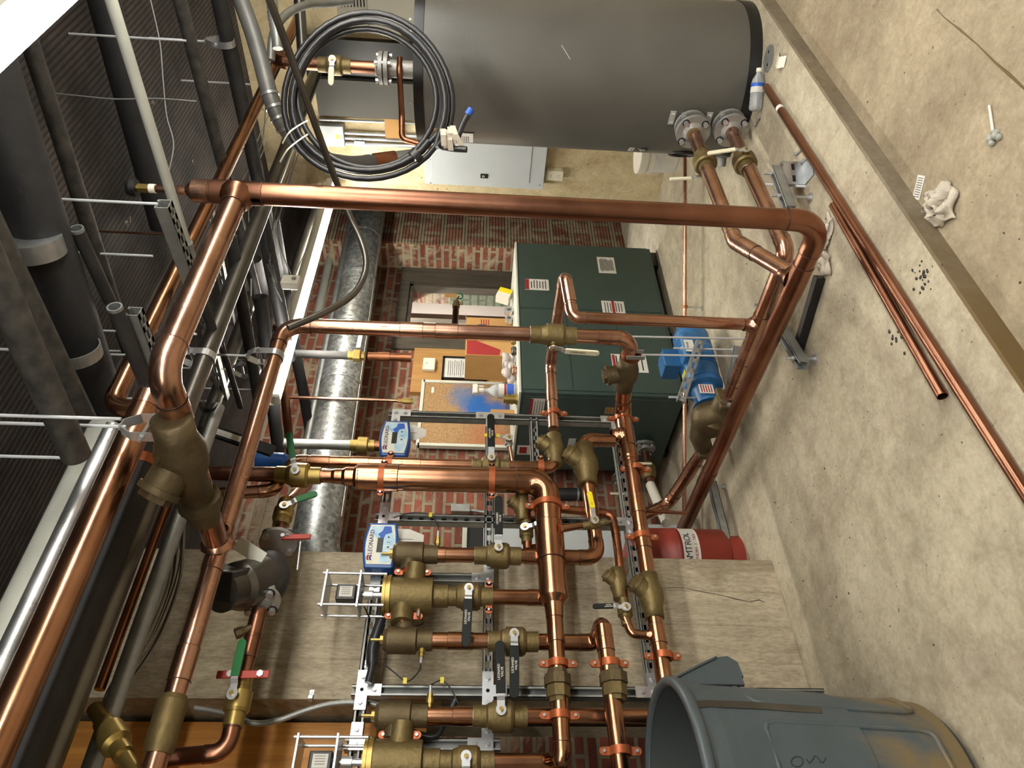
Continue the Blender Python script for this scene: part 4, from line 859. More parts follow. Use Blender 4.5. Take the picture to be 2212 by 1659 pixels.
# boiler pipe connections on its left end
def btube(p, q, r, lab, m='insul'): return S('flue_pipe', MB().cyl(p, q, r, 24), M[m], lab, 'pipe')
t = T('vent_pipe', 'dark plastic vent pipe with bright bands behind the rack', 'pipe', bl(1230, 1025)); p = bl(1180, 1030)+V((-.08, .1, 0)); q = bl(1255, 1030)+V((-.08, .1, 0))
P('pipe', MB().cyl(p+EZ*.1, q, .045, 20), M['insul'], t)
for f in (.5, .95): c = (p+EZ*.1).lerp(q, f); P('band', MB().cyl(c-EZ*.006, c+EZ*.006, .048, 20), M['zinc'], t)
P('elbow', MB().tube(smooth([q, q-EZ*.05+EX*.02, q-EZ*.06+EX*.15]), .046, 18), M['insul'], t)
for k, (y, x0, x1) in enumerate(((970, 1392, 1330), (1035, 1345, 1290))):
    c = at(x0, y, X=2.86); t = T('boiler_flange', 'grey pipe flange with white lever valve on the boiler end, %s' % ('lower one' if k == 0 else 'upper one'), 'flange', c, 'flanges on the boiler end')
    b = MB(); flange(b, c+EX*.02, -EX, .03, .075, .018); b.cyl(c, c+EX*.08, .035, 18); P('body', b, [M['galv_dull'], M['zinc'], M['hole']], t)
    P('pipe', MB().cyl(c-EX*.03, c-EX*.30, .029, 18), M['copper_old'], t)
    P('valve_body', MB().lathe(c-EX*.12, -EX, [(0, .036), (.03, .05), (.09, .05), (.12, .036)], 20), M['bronze'], t)
    P('lever', MB().box(c-EX*.16-EY*.055+EZ*.05, (.018, .008, .13)), M['ivory'], t, bevel=.003)
t = T('condensate_pipe', 'short white plastic pipe standing at the boiler foot', 'pipe', at(1415, 1100, Y=3.7)); P('pipe', MB().cyl(at(1405, 1048, Y=3.7), at(1440, 1130, Y=3.5), .03, 18), M['white'], t)
# ------------------------------------------------------------ things on top of the boiler
zt = 1.10
def ontop(px, py, Y): p = at(px, py, Y=Y); return V((p.x, p.y, zt))
c = ontop(1100, 755, 3.75); t = T('cardboard_box', 'open brown cardboard box with a red corner on the boiler top', 'box', c); bx = .40; bz = .345; by = .26
P('body', MB().cbox(c+V((-bx/2, -by/2, 0)), c+V((bx/2, by/2, bz))), M['cardboard'], t, bevel=.003)
P('flap', MB().box(c+V((bx/2-.02, 0, bz+.006)), (.12, by, .004)).box(c+V((-.05, -by/2-.004, bz*.5)), (.006, .006, bz)), M['cardboard'], t)
yf = c.y-by/2-.0008
P('red_print', MB().prism([(-bx/2+.005, bz-.01), (-bx/2+.005, .1), (-bx/2+.06, .09), (-.02, bz-.01)], (c.x, yf, zt), EX, EZ, .0006), M['redink'], t)
for k in range(4): P('red_stripe', MB().box((c.x+bx*.36+k*.0, yf, zt+.18+k*.018), (.07, .0006, .007)), M['redink'], t)
P('blue_print', MB().box((c.x+bx*.27, yf, zt+.23), (.03, .0006, .06)), M['navy'], t); P('print', MB().box((c.x+.02, yf, zt+.27), (.035, .0006, .035)).box((c.x-.01, yf, zt+.06), (.05, .0006, .025)).box((c.x+.06, yf, zt+.07), (.05, .0006, .01)), M['ink'], t)
c = ontop(1085, 845, 3.40); t = T('spray_bottle', 'clear spray bottle with white trigger head and blue label on the boiler top', 'bottle', c)
P('body', MB().lathe(c, EZ, [(0, .044), (.015, .047), (.13, .047), (.16, .038), (.185, .016), (.22, .014)], 24, 0, True, True), M['clear'], t)
P('label', MB().lathe(c+EZ*.02, EZ, [(0, .0476), (.10, .0476)], 24, 0, False), M['paper'], t); P('label_band', MB().lathe(c+EZ*.022, EZ, [(0, .048), (.045, .048)], 24, 0, False), M['tapeblue'], t); P('label_band', MB().lathe(c+EZ*.07, EZ, [(0, .048), (.014, .048)], 24, 0, False), M['redink'], t)
P('neck', MB().cyl(c+EZ*.215, c+EZ*.245, .016), M['white'], t); P('trigger_head', MB().box(c+EZ*.268+EX*.01, (.075, .024, .035)).box(c+EZ*.235+EX*.035, (.01, .015, .05)), M['white'], t, bevel=.005)
c = ontop(1092, 640, 3.5); t = T('small_carton', 'small yellow and white carton leaning on the boiler top', 'box', c); R = Matrix.Rotation(.35, 3, 'Y'); ax = [R @ EX, EY, R @ EZ]
P('body', MB().box(c+EZ*.07, (.10, .07, .10), ax), M['white'], t); P('yellow_side', MB().box(c+EZ*.07+ax[0]*.051, (.004, .072, .10), ax).box(c+EZ*.07+ax[0]*.025-EY*.0355, (.05, .001, .10), ax), M['yellow'], t)
for i, (px, py, r) in enumerate(((1085, 672, .035), (1092, 690, .03))):
    c = ontop(px, py, 3.5+.08*i); t = T('wire_roll', 'roll of silver tape on the boiler top, %s the yellow carton' % ('touching' if i == 0 else 'second from'), 'roll', c, 'rolls on the boiler top'); P('roll', MB().lathe(c+EZ*r-EY*.02, EY, [(0, r*.5), (0, r), (.04, r), (.04, r*.5)], 20, 0, False), M['zinc'], t)
c = ontop(1100, 790, 3.42); b = MB()
for i in range(14): a = random.uniform(0, 6.28); b.sphere(c+V((random.uniform(-.12, .12), random.uniform(-.03, .03), random.uniform(.02, .08))), random.uniform(.02, .04), 8, 0, (1.2, .8, .7))
S('plastic_bag', b, M['bag'], 'crumpled clear plastic bag of fittings on the boiler top', 'bag')
for i, (px, py, m, l) in enumerate(((1103, 735, 'brass', 'right end of the bag'), (1106, 758, 'steel_dark', 'middle of the bag'), (1106, 800, 'copper', 'left of the bag'))):
    c = ontop(px, py, 3.36); t = T('pipe_fitting', 'loose %s fitting on the boiler top at the %s' % ({'brass': 'brass', 'steel_dark': 'dark steel', 'copper': 'copper'}[m], l), 'pipe fitting', c, 'loose fittings on the boiler'); P('body', MB().lathe(c+EZ*.018-EX*.03, EX, [(0, .012), (0, .017), (.02, .017), (.02, .014), (.045, .014), (.045, .018), (.06, .018), (.06, .013)], 14), M[m], t)
c = ontop(1100, 780, 3.5); t = T('paper_cup', 'white paper carton of small fittings on the boiler top', 'box', c); P('body', MB().cbox(c-V((.04, .03, 0)), c+V((.04, .03, .085))), M['paper'], t); P('print', MB().box(c+V((0, -.0305, .05)), (.05, .0006, .006)).box(c+V((0, -.0305, .065)), (.05, .0006, .004)), M['ink'], t)
c = ontop(1095, 862, 3.36); t = T('brass_coupling', 'ribbed brass coupling standing on the boiler corner', 'pipe fitting', c); P('body', MB().lathe(c, EZ, [(0, .03), (0, .036), (.012, .036), (.012, .03), (.03, .03), (.03, .034), (.042, .034), (.042, .03), (.06, .03), (.06, .034), (.072, .034), (.072, .027), (.09, .027)], 20), M['brass'], t)
c = ontop(1080, 900, 3.62); S('cardboard_sheet', MB().box(c+EZ*.08, (.12, .006, .16)), M['cardboard'], 'pale cardboard flap standing behind the brass coupling', 'cardboard')
# ------------------------------------------------------------ blue pump
pv = V((2.30, at(1545, 905, X=2.30).y, .165)); y1 = at(1562, 862, X=2.30).y; y2 = at(1520, 968, X=2.30).y
t = T('pump', 'blue electric pump with a bronze body on the floor pipe', 'pump', (pv.x, pv.y, .05))
vol = P('volute', MB().lathe(pv-EX*.07, EX, [(0, .02), (.0, .07), (.03, .10), (.07, .105), (.11, .10), (.13, .075)], 30, 0, True, True).tube([(pv.x, y1-.005, zr+.015), (pv.x, y1+.10, pv.z-.01), pv-EX*.02], [.045, .055, .075], 18).tube([(pv.x, y2+.005, zr+.02), (pv.x, y2-.09, pv.z+.02), pv+EZ*.03], [.042, .055, .07], 18), M['bronze_dark'], t)
for y, s in ((y1, 1), (y2, -1)):
    c = V((pv.x, y, zr+.012)); P('pump_flange', MB().box(c, (.13, .028, .085)).lathe(c-EY*s*.02, EY*s, [(0, .045), (.01, .045)], 20), M['bronze_dark'], t, bevel=.006)
    for k in (-1, 1): P('bolt', MB().lathe(c+EX*k*.053-EY*s*.013, -EY*s, [(0, .011), (.012, .011)], 6), M['steel'], t)
m0 = pv+EX*.07
P('bracket', MB().lathe(m0, EX, [(0, .085), (.02, .06), (.12, .07), (.13, .10), (.16, .102)], 28), M['motor'], t)
P('motor', MB().lathe(m0+EX*.16, EX, [(0, .104), (.01, .098), (.10, .098), (.10, .102), (.115, .102), (.25, .102), (.36, .10), (.40, .085), (.415, .05)], 32), M['motor'], t)
P('motor_cover', MB().box(m0+EX*.36+EZ*.05-EY*.06, (.19, .12, .11)).box(m0+EX*.32-EY*.08, (.10, .09, .12)), M['motor'], t, bevel=.02)
jb = P('junction_box', MB().box(m0+EX*.34+EZ*.145+EY*.03, (.13, .11, .09)), M['motor'], t, bevel=.004)
for i in (-1, 1):
    for j in (-1, 1): P('screw', MB().lathe(m0+EX*(.34+i*.055)+EZ*.19+EY*(.03+j*.045), EZ, [(0, .005), (.003, .004)], 8), M['black'], jb)
o = P('label', MB().box(m0+EX*.07-EY*.072+EZ*.02, (.06, .004, .075), (EX, EY, EZ)), M['paper'], t)
for k in range(5): P('print', MB().box(m0+EX*.07-EY*.0745+EZ*(.046-k*.013), (.05, .0006, .006)), M['redink'], o)
o = P('label', MB().box(m0+EX*.33-EY*.127+EZ*.075, (.09, .002, .05)), M['paper'], t, 'silver rating label'); text(o, 'Thrush', m0+EX*.33-EY*.129+EZ*.085, EX, EZ, .018, M['ink'], 'label_lettering', .0002)
P('yellow_label', MB().box(m0+EX*.21+EZ*.098-EY*.02, (.04, .05, .003)), M['yellow'], t)
# struts and rods holding the pump and the floor pipes
a, bq = at(1508, 742, X=2.62), at(1470, 866, X=2.30)
S('strut_channel', strut_geo(MB(), at(1512, 738, Y=2.50), at(1470, 868, Y=2.66), (.3, 1, 0), slots=True), M['galv_dull'], 'slotted steel channel held in front of the blue pump', 'strut')
S('strut_channel', strut_geo(MB(), at(1595, 748, Y=2.50), at(1575, 860, Y=2.72), (0, 0, 1), slots=False), M['galv_dull'], 'steel channel half hidden behind the pump pipe', 'strut')
rod('level threaded rod above the blue pump, left of the pair', at(1455, 752, Y=2.55), at(1600, 756, Y=2.55), .005, nuts=(.12, .88))
rod('threaded rod through the low end of the slotted pump channel', at(1445, 858, Y=2.70), at(1530, 860, Y=2.72), .006, nuts=(.3,))
rod('long threaded rod from the brown check valve down to the floor', at(1372, 766, Y=2.34), at(1632, 770, Y=2.34), .005)
rod('long threaded rod beside the middle riser down to the floor', at(1362, 727, Y=2.25), at(1672, 733, Y=2.25), .005)
t = T('riser_clamp', 'dark split clamp with two prongs under the middle riser elbow', 'clamp', at(1378, 745, Y=2.24)); p = V((BX, YB+.10, .685))
P('band', MB().lathe(p-EY*.015, EY, [(0, .034), (0, .044), (.03, .044), (.03, .034)], 22, 0, False), M['copper_dark'], t)
for s in (-1, 1): P('prong', MB().box(p+EX*s*.02-EZ*.005-EY*.04-EX*.04, (.005, .02, .08)), M['galv_dull'], t)
def trapeze(c, d, L, z, lab, rods):
    d = V(d).normalized(); t = T('floor_strut', lab, 'strut', (c.x, c.y, 0), 'floor supports of the copper pipes'); c = V((c.x, c.y, z))
    P('channel', strut_geo(MB(), c-d*L/2, c+d*L/2, EZ), M['galv_dull'], t)
    for k in rods:
        q = c+d*k; P('rod', MB().cyl(V((q.x, q.y, .004)), q+EZ*.06, .006, 8), M['steel'], t); P('anchor', MB().lathe(V((q.x, q.y, 0)), EZ, [(0, .022), (.004, .022), (.004, .012), (.014, .012)], 12), M['steel'], t)
        [P('nut', MB().lathe(q+EZ*h_, EZ, [(0, .011), (.009, .011)], 6), M['steel'], t) for h_ in (.021, -.031)]
trapeze(V((2.22, 2.02, 0)), (1, .18, 0), .52, .068, 'steel channel on rods under the two floor pipes, nearest the camera', (-.21, .21))
trapeze(at(1690, 408, Z=.11), (1, -.1, 0), .27, .11, 'steel channel standing on rods beside the tank pipes', (-.05, .1))
trapeze(at(1560, 1120, Z=.06)+V((.0, .0, 0)), (1, 0, 0), .45, .07, 'steel channel under the floor pipes by the red tank', (-.2, .2))
k0, k1 = at(1770, 598, Z=.02), at(1717, 778, Z=.02); kd = (k1-k0).normalized()
S('rubber_pad', MB().box((k0+k1)/2, (.035, (k1-k0).length, .035), (kd.cross(EZ), kd, EZ)), M['black'], 'black square bar lying on the floor under the pipes', 'bar')
c = at(1738, 375, Z=.0); t = T('strut_angle', 'bent galvanised bracket with two slots standing on the floor', 'bracket', c); d = V((.9, -.45, 0)).normalized(); s = EZ.cross(d)
P('plate', MB().box(c+EZ*.045, (.11, .006, .09), (d, s, EZ)).box(c+EZ*.003-s*.04, (.11, .08, .006), (d, s, EZ)), M['galv'], t)
for k in (-1, 1): P('slot', MB().box(c+EZ*.05+d*k*.028-s*.0032, (.03, .0006, .014), (d, s, EZ)).box(c+EZ*.05+d*k*.028+s*.0032, (.03, .0006, .014), (d, s, EZ)), M['hole'], t)
rod('short loose threaded rod by the slotted floor bracket', at(1655, 398, Z=.1), at(1742, 403, Z=.02), .006)
# thin copper line along the floor on little stands
q0, q1 = at(1480, 285, Z=.11), at(1478, 1135, Z=.11)
t = run('floor_line', 'thin copper line running low along the floor past the boiler', 'copper mains of the heating loop', [q0, at(1479, 700, Z=.11), q1], .0125, 'copper', couplings=[(0, .55)])
for py, l in ((663, 'in front of the boiler'), (1010, 'near the red tank')):
    p = at(1479, py, Z=.11); t = T('pipe_stand', 'small split ring and rod holding the thin floor line %s' % l, 'hanger', (p.x, p.y, 0), 'split ring stands of the floor line'); P('ring', MB().lathe(p-(q1-q0).normalized()*.008, q1-q0, [(0, .013), (0, .018), (.016, .018), (.016, .013)], 16, 0, False), M['copper_dark'], t)
    P('rod', MB().cyl((p.x, p.y, .002), p-EZ*.016, .004, 8), M['steel'], t); P('foot', MB().cyl((p.x, p.y, 0), (p.x, p.y, .004), .014), M['steel'], t)
rod('thin copper stay running level behind the lower header', at(1392, 1103, Y=3.0), at(1484, 1109, Y=3.0), .009, 'copper_old')
# floor pipe beyond the pump
run('pump_pipe', 'copper pipe past the pump, bending up towards the boiler behind the header', 'copper mains of the heating loop', [(2.30, y2+.02, zr+.012), at(1443, 1090, X=2.27), at(1378, 1118, Y=3.35)], .034, 'copper', bend=.9, couplings=[(0, .3)])
# ------------------------------------------------------------ red expansion tank
ex = at(1480, 1147, Y=3.2); rx = ex.x-.155; t = T('expansion_tank', 'red expansion tank standing behind the pillar', 'tank', (rx, 3.22, 0))
P('shell', MB().lathe((rx, 3.22, .07), EZ, [(0, .13), (.02, .155), (.26, .155), (.263, .158), (.27, .158), (.273, .155), (.41, .155), (.46, .142), (.50, .105), (.52, .05), (.525, 0)], 40, 0, True, True), M['redtank'], t)
P('base', MB().lathe((rx, 3.22, 0), EZ, [(0, .125), (.09, .118)], 36), M['redtank'], t)
dl = V((.83, -.56, 0)).normalized(); sl = EZ.cross(dl)
lb = MB(); n = 10; r = .1562; vs = []
for k in range(n+1):
    a = -1.1+1.5*k/n; d2 = Matrix.Rotation(a, 3, 'Z') @ V((0.45, -.9, 0)).normalized(); vs += [V((rx, 3.22, .24))+d2*r, V((rx, 3.22, .325))+d2*r]
lb.add(vs, [(2*k, 2*k+2, 2*k+3, 2*k+1) for k in range(n)]); lo = P('label', lb, M['paper'], t)
word = 'AMTROL'
for k, ch in enumerate(word):
    a = -.98+.185*k; d2 = Matrix.Rotation(a, 3, 'Z') @ V((.45, -.9, 0)).normalized(); text(lo, ch, V((rx, 3.22, .297))+d2*(r+.001), EZ.cross(d2), EZ, .046, M['ink'], 'brand_lettering', .0002)
for k, ch in enumerate('THERM-X-TROL'):
    a = -.95+.082*k; d2 = Matrix.Rotation(a, 3, 'Z') @ V((.45, -.9, 0)).normalized(); text(lo, ch, V((rx, 3.22, .258))+d2*(r+.001), EZ.cross(d2), EZ, .022, M['redink'], 'brand_lettering', .0002)
# ------------------------------------------------------------ grey cabinet behind the rack
g0 = at(1000, 1122, Y=3.88); g1 = at(1345, 1135, Y=3.88)
t = T('grey_cabinet', 'grey steel cabinet with a black top end behind the rack', 'cabinet', (g0.x-.3, 4.05, 0))
P('body', MB().cbox((g0.x-.62, 3.88, 0.02), (g0.x, 4.22, g0.z-.13)), M['epanel'], t, bevel=.01)
P('black_top', MB().cbox((g0.x-.60, 3.9, g0.z-.13), (g0.x-.01, 4.2, g0.z-.03)), M['black'], t, bevel=.004); P('top_rim', MB().cbox((g0.x-.62, 3.88, g0.z-.03), (g0.x, 4.22, g0.z)), M['offwhite'], t, bevel=.004)
t = T('conduit_box', 'small grey conduit box on the brick wall above the grey cabinet', 'box', at(995, 1100, Y=4.22)); c = at(995, 1101, Y=4.22); P('box', MB().box(c, (.06, .06, .13)), M['galv_dull'], t, bevel=.004); P('conduit', MB().cyl(c-EZ*.06, c-EZ*.30-EX*.04, .012), M['galv_dull'], t)
# ------------------------------------------------------------ grey waste bin
BC = V((.47, 2.26, 0)); t = T('waste_bin', 'big grey round plastic bin with ochre stains in the near left corner', 'bin', BC); Hb = .78
P('body', MB().lathe(BC+EZ*.01, EZ, [(0, .24), (.03, .275), (.30, .293), (.30, .298), (Hb-.12, .318), (Hb-.09, .322), (Hb-.01, .325)], 64, 0, False), M['binstain'], t)
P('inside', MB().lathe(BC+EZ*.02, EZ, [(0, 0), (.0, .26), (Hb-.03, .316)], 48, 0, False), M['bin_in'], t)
P('rim', MB().lathe(BC+EZ*(Hb-.03), EZ, [(0, .326), (.004, .338), (.026, .342), (.034, .335), (.034, .318), (.02, .314)], 64, 0, False, True), M['bin'], t)
def bdir(a): return Matrix.Rotation(a, 3, 'Z') @ V((.955, .30, 0)).normalized()
for a in (.0, pi):
    d = bdir(a); s = EZ.cross(d); hz = Hb-.03
    prof = [(0, .0), (.012, .0), (.055, -.10), (.10, -.19), (.105, -.225), (.085, -.25), (0, -.25)]
    for k in (-1, 1):
        P('handle_cheek', MB().prism(prof, BC+EZ*hz+d*.316+s*(.105*k+.006), d, EZ, .012), M['bin'], t, bevel=.002)
    hb = MB().strip([BC+EZ*(hz+z)+d*(.316+x) for x, z in ((.075, -.135), (.10, -.19), (.106, -.225), (.085, -.25), (.03, -.252))], s, .222, .009)
    hb.strip([BC+EZ*(hz+z)+d*(.316+x)+s*.105 for x, z in ((.0, .008), (.055, -.095), (.102, -.188))], s, .026, .008).strip([BC+EZ*(hz+z)+d*(.316+x)-s*.105 for x, z in ((.0, .008), (.055, -.095), (.102, -.188))], s, .026, .008)
    P('handle', hb, M['bin'], t, bevel=.003)
def bin_at(px, py, k=0):
    d = rt*((829.5-py)/F_PX) + up*((1106-px)/F_PX) + fw; o = CAM-BC; R = .30
    for _ in range(6):
        a_ = d.x**2+d.y**2; b_ = 2*(o.x*d.x+o.y*d.y); c_ = o.x**2+o.y**2-R*R; q_ = b_*b_-4*a_*c_; s_ = (-b_-sqrt(max(0, q_)))/(2*a_); p = CAM+d*s_; R = .275+.05*max(0, min(1, p.z/Hb))+k
    return p
for k in range(6):
    a0 = 2*pi*k/6+.30; pth = []
    for u, v in [(-1, -.85), (-1, 0), (-1, .85), (-.93, .97), (-.8, 1), (0, 1), (.8, 1), (.93, .97), (1, .85), (1, 0), (1, -.85), (.93, -.97), (.8, -1), (0, -1), (-.8, -1), (-.93, -.97)]:
        z = .34+.24*v; pth.append(BC+bdir(a0+.40*u)*(.277+.041*(z-.03)/.7)+EZ*z)
    P('panel_ridge', MB().tube(pth, .008, 8, closed=True), M['binstain'], t)
P('pen_mark', MB().tube([bin_at(1722+13*cos(q), 1645+11*sin(q), .002) for q in [i*.4 for i in range(17)]], .0013, 5).tube([bin_at(1742+6*i, 1640+9*sin(i*1.4), .002) for i in range(8)], .0013, 5), M['ink'], t)
P('tape', MB().strip([bin_at(x, y, .002) for x, y in ((1492, 1522), (1530, 1520), (1570, 1521), (1610, 1523), (1650, 1525), (1700, 1529), (1775, 1534))], bin_at(1600, 1535)-bin_at(1600, 1515), .034, .002), M['steel_dark'], t, 'strip of old duct tape down the bin side')
# ------------------------------------------------------------ on the tan wall
WXX = 4.75
def wp(px, py, k=0): return at(px, py, X=WXX-k)
a, bq, c = wp(919, 336, .08), wp(1178, 337, .08), wp(1170, 406, .08)
t = T('electric_panel', 'pale grey electric panel on the tan wall beside the tank', 'electric panel', (WXX, (a.y+c.y)/2-.08, c.z)); y0, y1, z0, z1 = a.y-.16, c.y, bq.z, a.z
P('box', MB().cbox((WXX-.075, y0, z0), (WXX-.0005, y1, z1)), M['epanel'], t, bevel=.003); P('cover', MB().cbox((WXX-.09, y0-.008, z0-.008), (WXX-.075, y1+.008, z1+.008)), M['epanel'], t, bevel=.003)
dr = P('door', MB().cbox((WXX-.096, y0+.03, z0+.10), (WXX-.089, y1-.045, z1-.04)), M['epanel'], t, bevel=.002); p = wp(1046, 380, .096); P('latch', MB().box(p, (.008, .035, .055)), M['black'], dr); P('latch_button', MB().box(p-EX*.006+EZ*.006, (.006, .016, .02)), M['zinc'], dr)
for px, py in ((930, 395), (930, 345), (1165, 400)): P('screw', MB().lathe(wp(px, py, .09), -EX, [(0, .006), (.004, .005)], 10), M['zinc'], t)
p = wp(1198, 378, .04); t = T('outlet', 'cream double socket box on the tan wall under the electric panel', 'outlet', p); P('box', MB().box(p+EX*.015, (.05, .075, .115)), M['ivory'], t, bevel=.004); fp = P('faceplate', MB().box(p-EX*.012, (.006, .08, .125)), M['ivory'], t, bevel=.002)
for s in (-1, 1):
    P('socket', MB().lathe(p-EX*.014+EZ*s*.028, -EX, [(0, .017), (.003, .016)], 16), M['white'], fp)
    for k in (-1, 1): P('slot', MB().box(p-EX*.0178+EZ*s*.028+EY*k*.006, (.001, .003, .009)), M['ink'], fp)
p0, p1 = wp(735, 270, .03), wp(735, 312, .03); t = T('junction_box', 'square grey junction box on the tan wall left of the bare conduits', 'junction box', p0); c = wp(716, 291, .03); P('cover', MB().box(c, (.05, .155, .18)), M['epanel'], t, bevel=.003); P('yellow_tag', MB().box(c+V((-.026, .0, -.05)), (.001, .03, .03)).box(c+V((-.026, 0, .06)), (.001, .03, .02)), M['yellow'], t)
for i, (py, r, x0, x1) in enumerate(((287, .011, 745, 905), (298, .011, 745, 905), (309, .014, 735, 905), (258, .010, 690, 905))):
    rod('bare steel conduit on the tan wall, %s counting from the electric panel' % ('third', 'second', 'first', 'fourth')[i], wp(x0, py, .02), wp(x1, py+8, .02), r, 'steel', 'conduits on the tan wall', 'wall_conduit')
t = T('conduit_strap', 'small two-screw clamp on the thickest wall conduit', 'clamp', wp(777, 310, .03)); p = wp(777, 310, .035); P('plate', MB().box(p, (.02, .04, .07)), M['zinc'], t)
S('cardboard_sheet', MB().box(wp(850, 275, .05), (.01, .16, .12)), M['cardboard'], 'torn brown cardboard stuck behind the tank top', 'cardboard')
a, bq, c = at(725, 0, X=4.55), at(725, 68, X=4.55), at(905, 68, X=4.55)
t = T('control_cabinet', 'beige louvred control cabinet on the wall above the tank', 'cabinet', (4.65, a.y, c.z)); y1 = bq.y; y0 = y1-.5
P('body', MB().cbox((4.56, y0, c.z-.2), (4.749, y1, a.z)), M['beigebox'], t, bevel=.004); P('door', MB().cbox((4.552, y0+.01, c.z-.19), (4.56, y1-.01, at(795, 30, X=4.55).z-.004)), M['beigebox'], t, bevel=.002); P('door', MB().cbox((4.552, y0+.01, at(795, 30, X=4.55).z+.004), (4.56, y1-.01, a.z-.01)), M['beigebox'], t, bevel=.002)
for k in range(8):
    p = at(737+k*7, 4, X=4.55); P('louvre', MB().box((4.549, p.y, p.z), (.006, .055, .007)), M['hole'], t)
S('wall_sheet', MB().cbox((4.70, at(800, 90, X=4.7).y, 1.60), (4.749, at(800, 175, X=4.7).y, 2.55)), M['rimblack'], 'black sheet standing in for the dark gap behind the tank pipe', 'board')  # black sheet in place of a dark gap, the shade put into its colour
S('wall_sheet', MB().cbox((4.66, at(800, 177, X=4.66).y, 1.55), (4.749, at(800, 255, X=4.66).y, 2.5)), M['darkboard'], 'grey sheet metal board on the wall beside the conduits', 'board')
# ------------------------------------------------------------ white buckets behind the tank, papers
c = at(1440, 358, Z=0); t = T('bucket', 'white plastic bucket with a printed label behind the tank', 'bucket', (c.x, c.y, 0)); c = V((4.52, at(1430, 345, X=4.5).y-.03, 0)); t.location = c; OFF[t.name] = c
P('body', MB().lathe(c, EZ, [(0, .115), (.24, .13)], 32).lathe(c+EZ*.235, EZ, [(0, .135), (.02, .138), (.05, .138), (.05, .12)], 32), M['white'], t); P('lid', MB().lathe(c+EZ*.27, EZ, [(0, .14), (.02, .14), (.02, .11), (.012, .0)], 32), M['white'], t)
d0 = (V((0, 0, 0))-V((c.x, c.y, 0))).normalized(); o = P('label', MB().lathe(c+EZ*.03, EZ, [(0, .1195), (.16, .1275)], 32, 0, False), M['paper'], t)
for k in range(6):
    dd = Matrix.Rotation(.5+.0*k, 3, 'Z') @ d0; P('print', MB().box(c+dd*.126+EZ*(.06+.022*k), (.003, .05, .009), (dd, EZ.cross(dd), EZ)), M['ink'], o)
P('bail', MB().tube([c+EZ*.26+V((.14*cos(q), .14*sin(q), -.12*sin(pi*(q-1.2)/3))) for q in [1.2+.3*i for i in range(11)]], .002, 6), M['steel'], t)
# ------------------------------------------------------------ on the brick wall
BW = 4.225
def bp(px, py): return at(px, py, Y=BW)
a, bq, c = bp(896, 755), bp(1095, 755), bp(893, 850)
S('plywood_board', MB().cbox((c.x, 4.205, .7), (a.x, 4.249, a.z)), M['ply'], 'plywood board fixed to the brick wall behind the boiler', 'board')
p = bp(922, 795); t = T('thermostat', 'white wall thermostat on the plywood board', 'thermostat', p); P('case', MB().box(V((p.x, 4.185, p.z-.02)), (.13, .036, .10)), M['white'], t, bevel=.008); P('screw', MB().lathe(V((p.x, 4.167, p.z)), -EY, [(0, .004), (.002, .004)], 8), M['ink'], t)
a, c = bp(957, 776), bp(1030, 827); t = T('framed_notice', 'black framed typed notice on the plywood board', 'notice', V((c.x, 4.19, .95))); x0, x1, z1, z0 = c.x, a.x, a.z, a.z-.36
P('frame', MB().cbox((x0, 4.185, z1-.015), (x1, 4.204, z1)).cbox((x0, 4.185, z0), (x1, 4.204, z0+.015)).cbox((x0, 4.185, z0), (x0+.015, 4.204, z1)).cbox((x1-.015, 4.185, z0), (x1, 4.204, z1)), M['black'], t)
o = P('page', MB().cbox((x0+.015, 4.195, z0+.015), (x1-.015, 4.200, z1-.015)), M['paper'], t)
for k in range(17):
    w = random.uniform(.55, .78)*(x1-x0); P('print', MB().box(((x0+x1)/2, 4.1945, z1-.05-k*.017), (w, .0006, .004)), M['ink'], o)
a, bq, c = bp(915, 833), bp(1200, 833), bp(915, 966); t = T('cork_board', 'cork notice board sprayed with blue paint on the brick wall', 'notice board', V((c.x, 4.20, .6))); x0, x1, z1, z0 = c.x, a.x, a.z, .75
P('board', MB().cbox((x0, 4.185, z0), (x1, 4.204, z1)), cork_mat(bp(1030, 884)-OFF[t.name]), t)
for lo, hi in (((x0-.02, 4.175, z1-.012), (x1+.02, 4.212, z1+.012)), ((x0-.02, 4.175, z0), (x0+.004, 4.212, z1)), ((x1-.004, 4.175, z0), (x1+.02, 4.212, z1)), ((x0-.02, 4.175, z0-.01), (x1+.02, 4.212, z0+.01))): P('frame', MB().cbox(lo, hi), M['offwhite'], t)
p = bp(935, 850); P('pinned_tag', MB().box(V((p.x, 4.183, p.z)), (.06, .002, .02)), M['paper'], t)
# bits inside the wall opening
a = at(893, 686, Y=5.0); S('timber_prop', MB().cbox(V((a.x-.035, 4.97, -.1)), V((a.x+.035, 5.03, a.z+.05))), M['oldwood'], 'grey timber prop standing inside the wall opening', 'timber')
p = at(985, 664, Y=4.15); t = T('hose_bibb', 'copper stub with a tagged brass tap in front of the wall opening', 'valve', p); P('pipe', MB().cyl(p-EX*.3, p, .028, 18), M['copper'], t)
P('body', MB().lathe(p, EX, [(0, .033), (.03, .033), (.03, .022), (.07, .028), (.09, .015)], 16).cyl(p+EX*.05, p+EX*.05-EZ*.06, .012), M['bronze'], t); P('handwheel', MB().ring(p+EX*.15-EZ*.02, EX, .032, .007, 16), M['green'], t); P('stem', MB().cyl(p+EX*.08, p+EX*.15-EZ*.02, .006, 8), M['brass'], t); P('tag', MB().box(p+V((.12, -.03, .05)), (.05, .002, .11)), M['cardboard'], t)
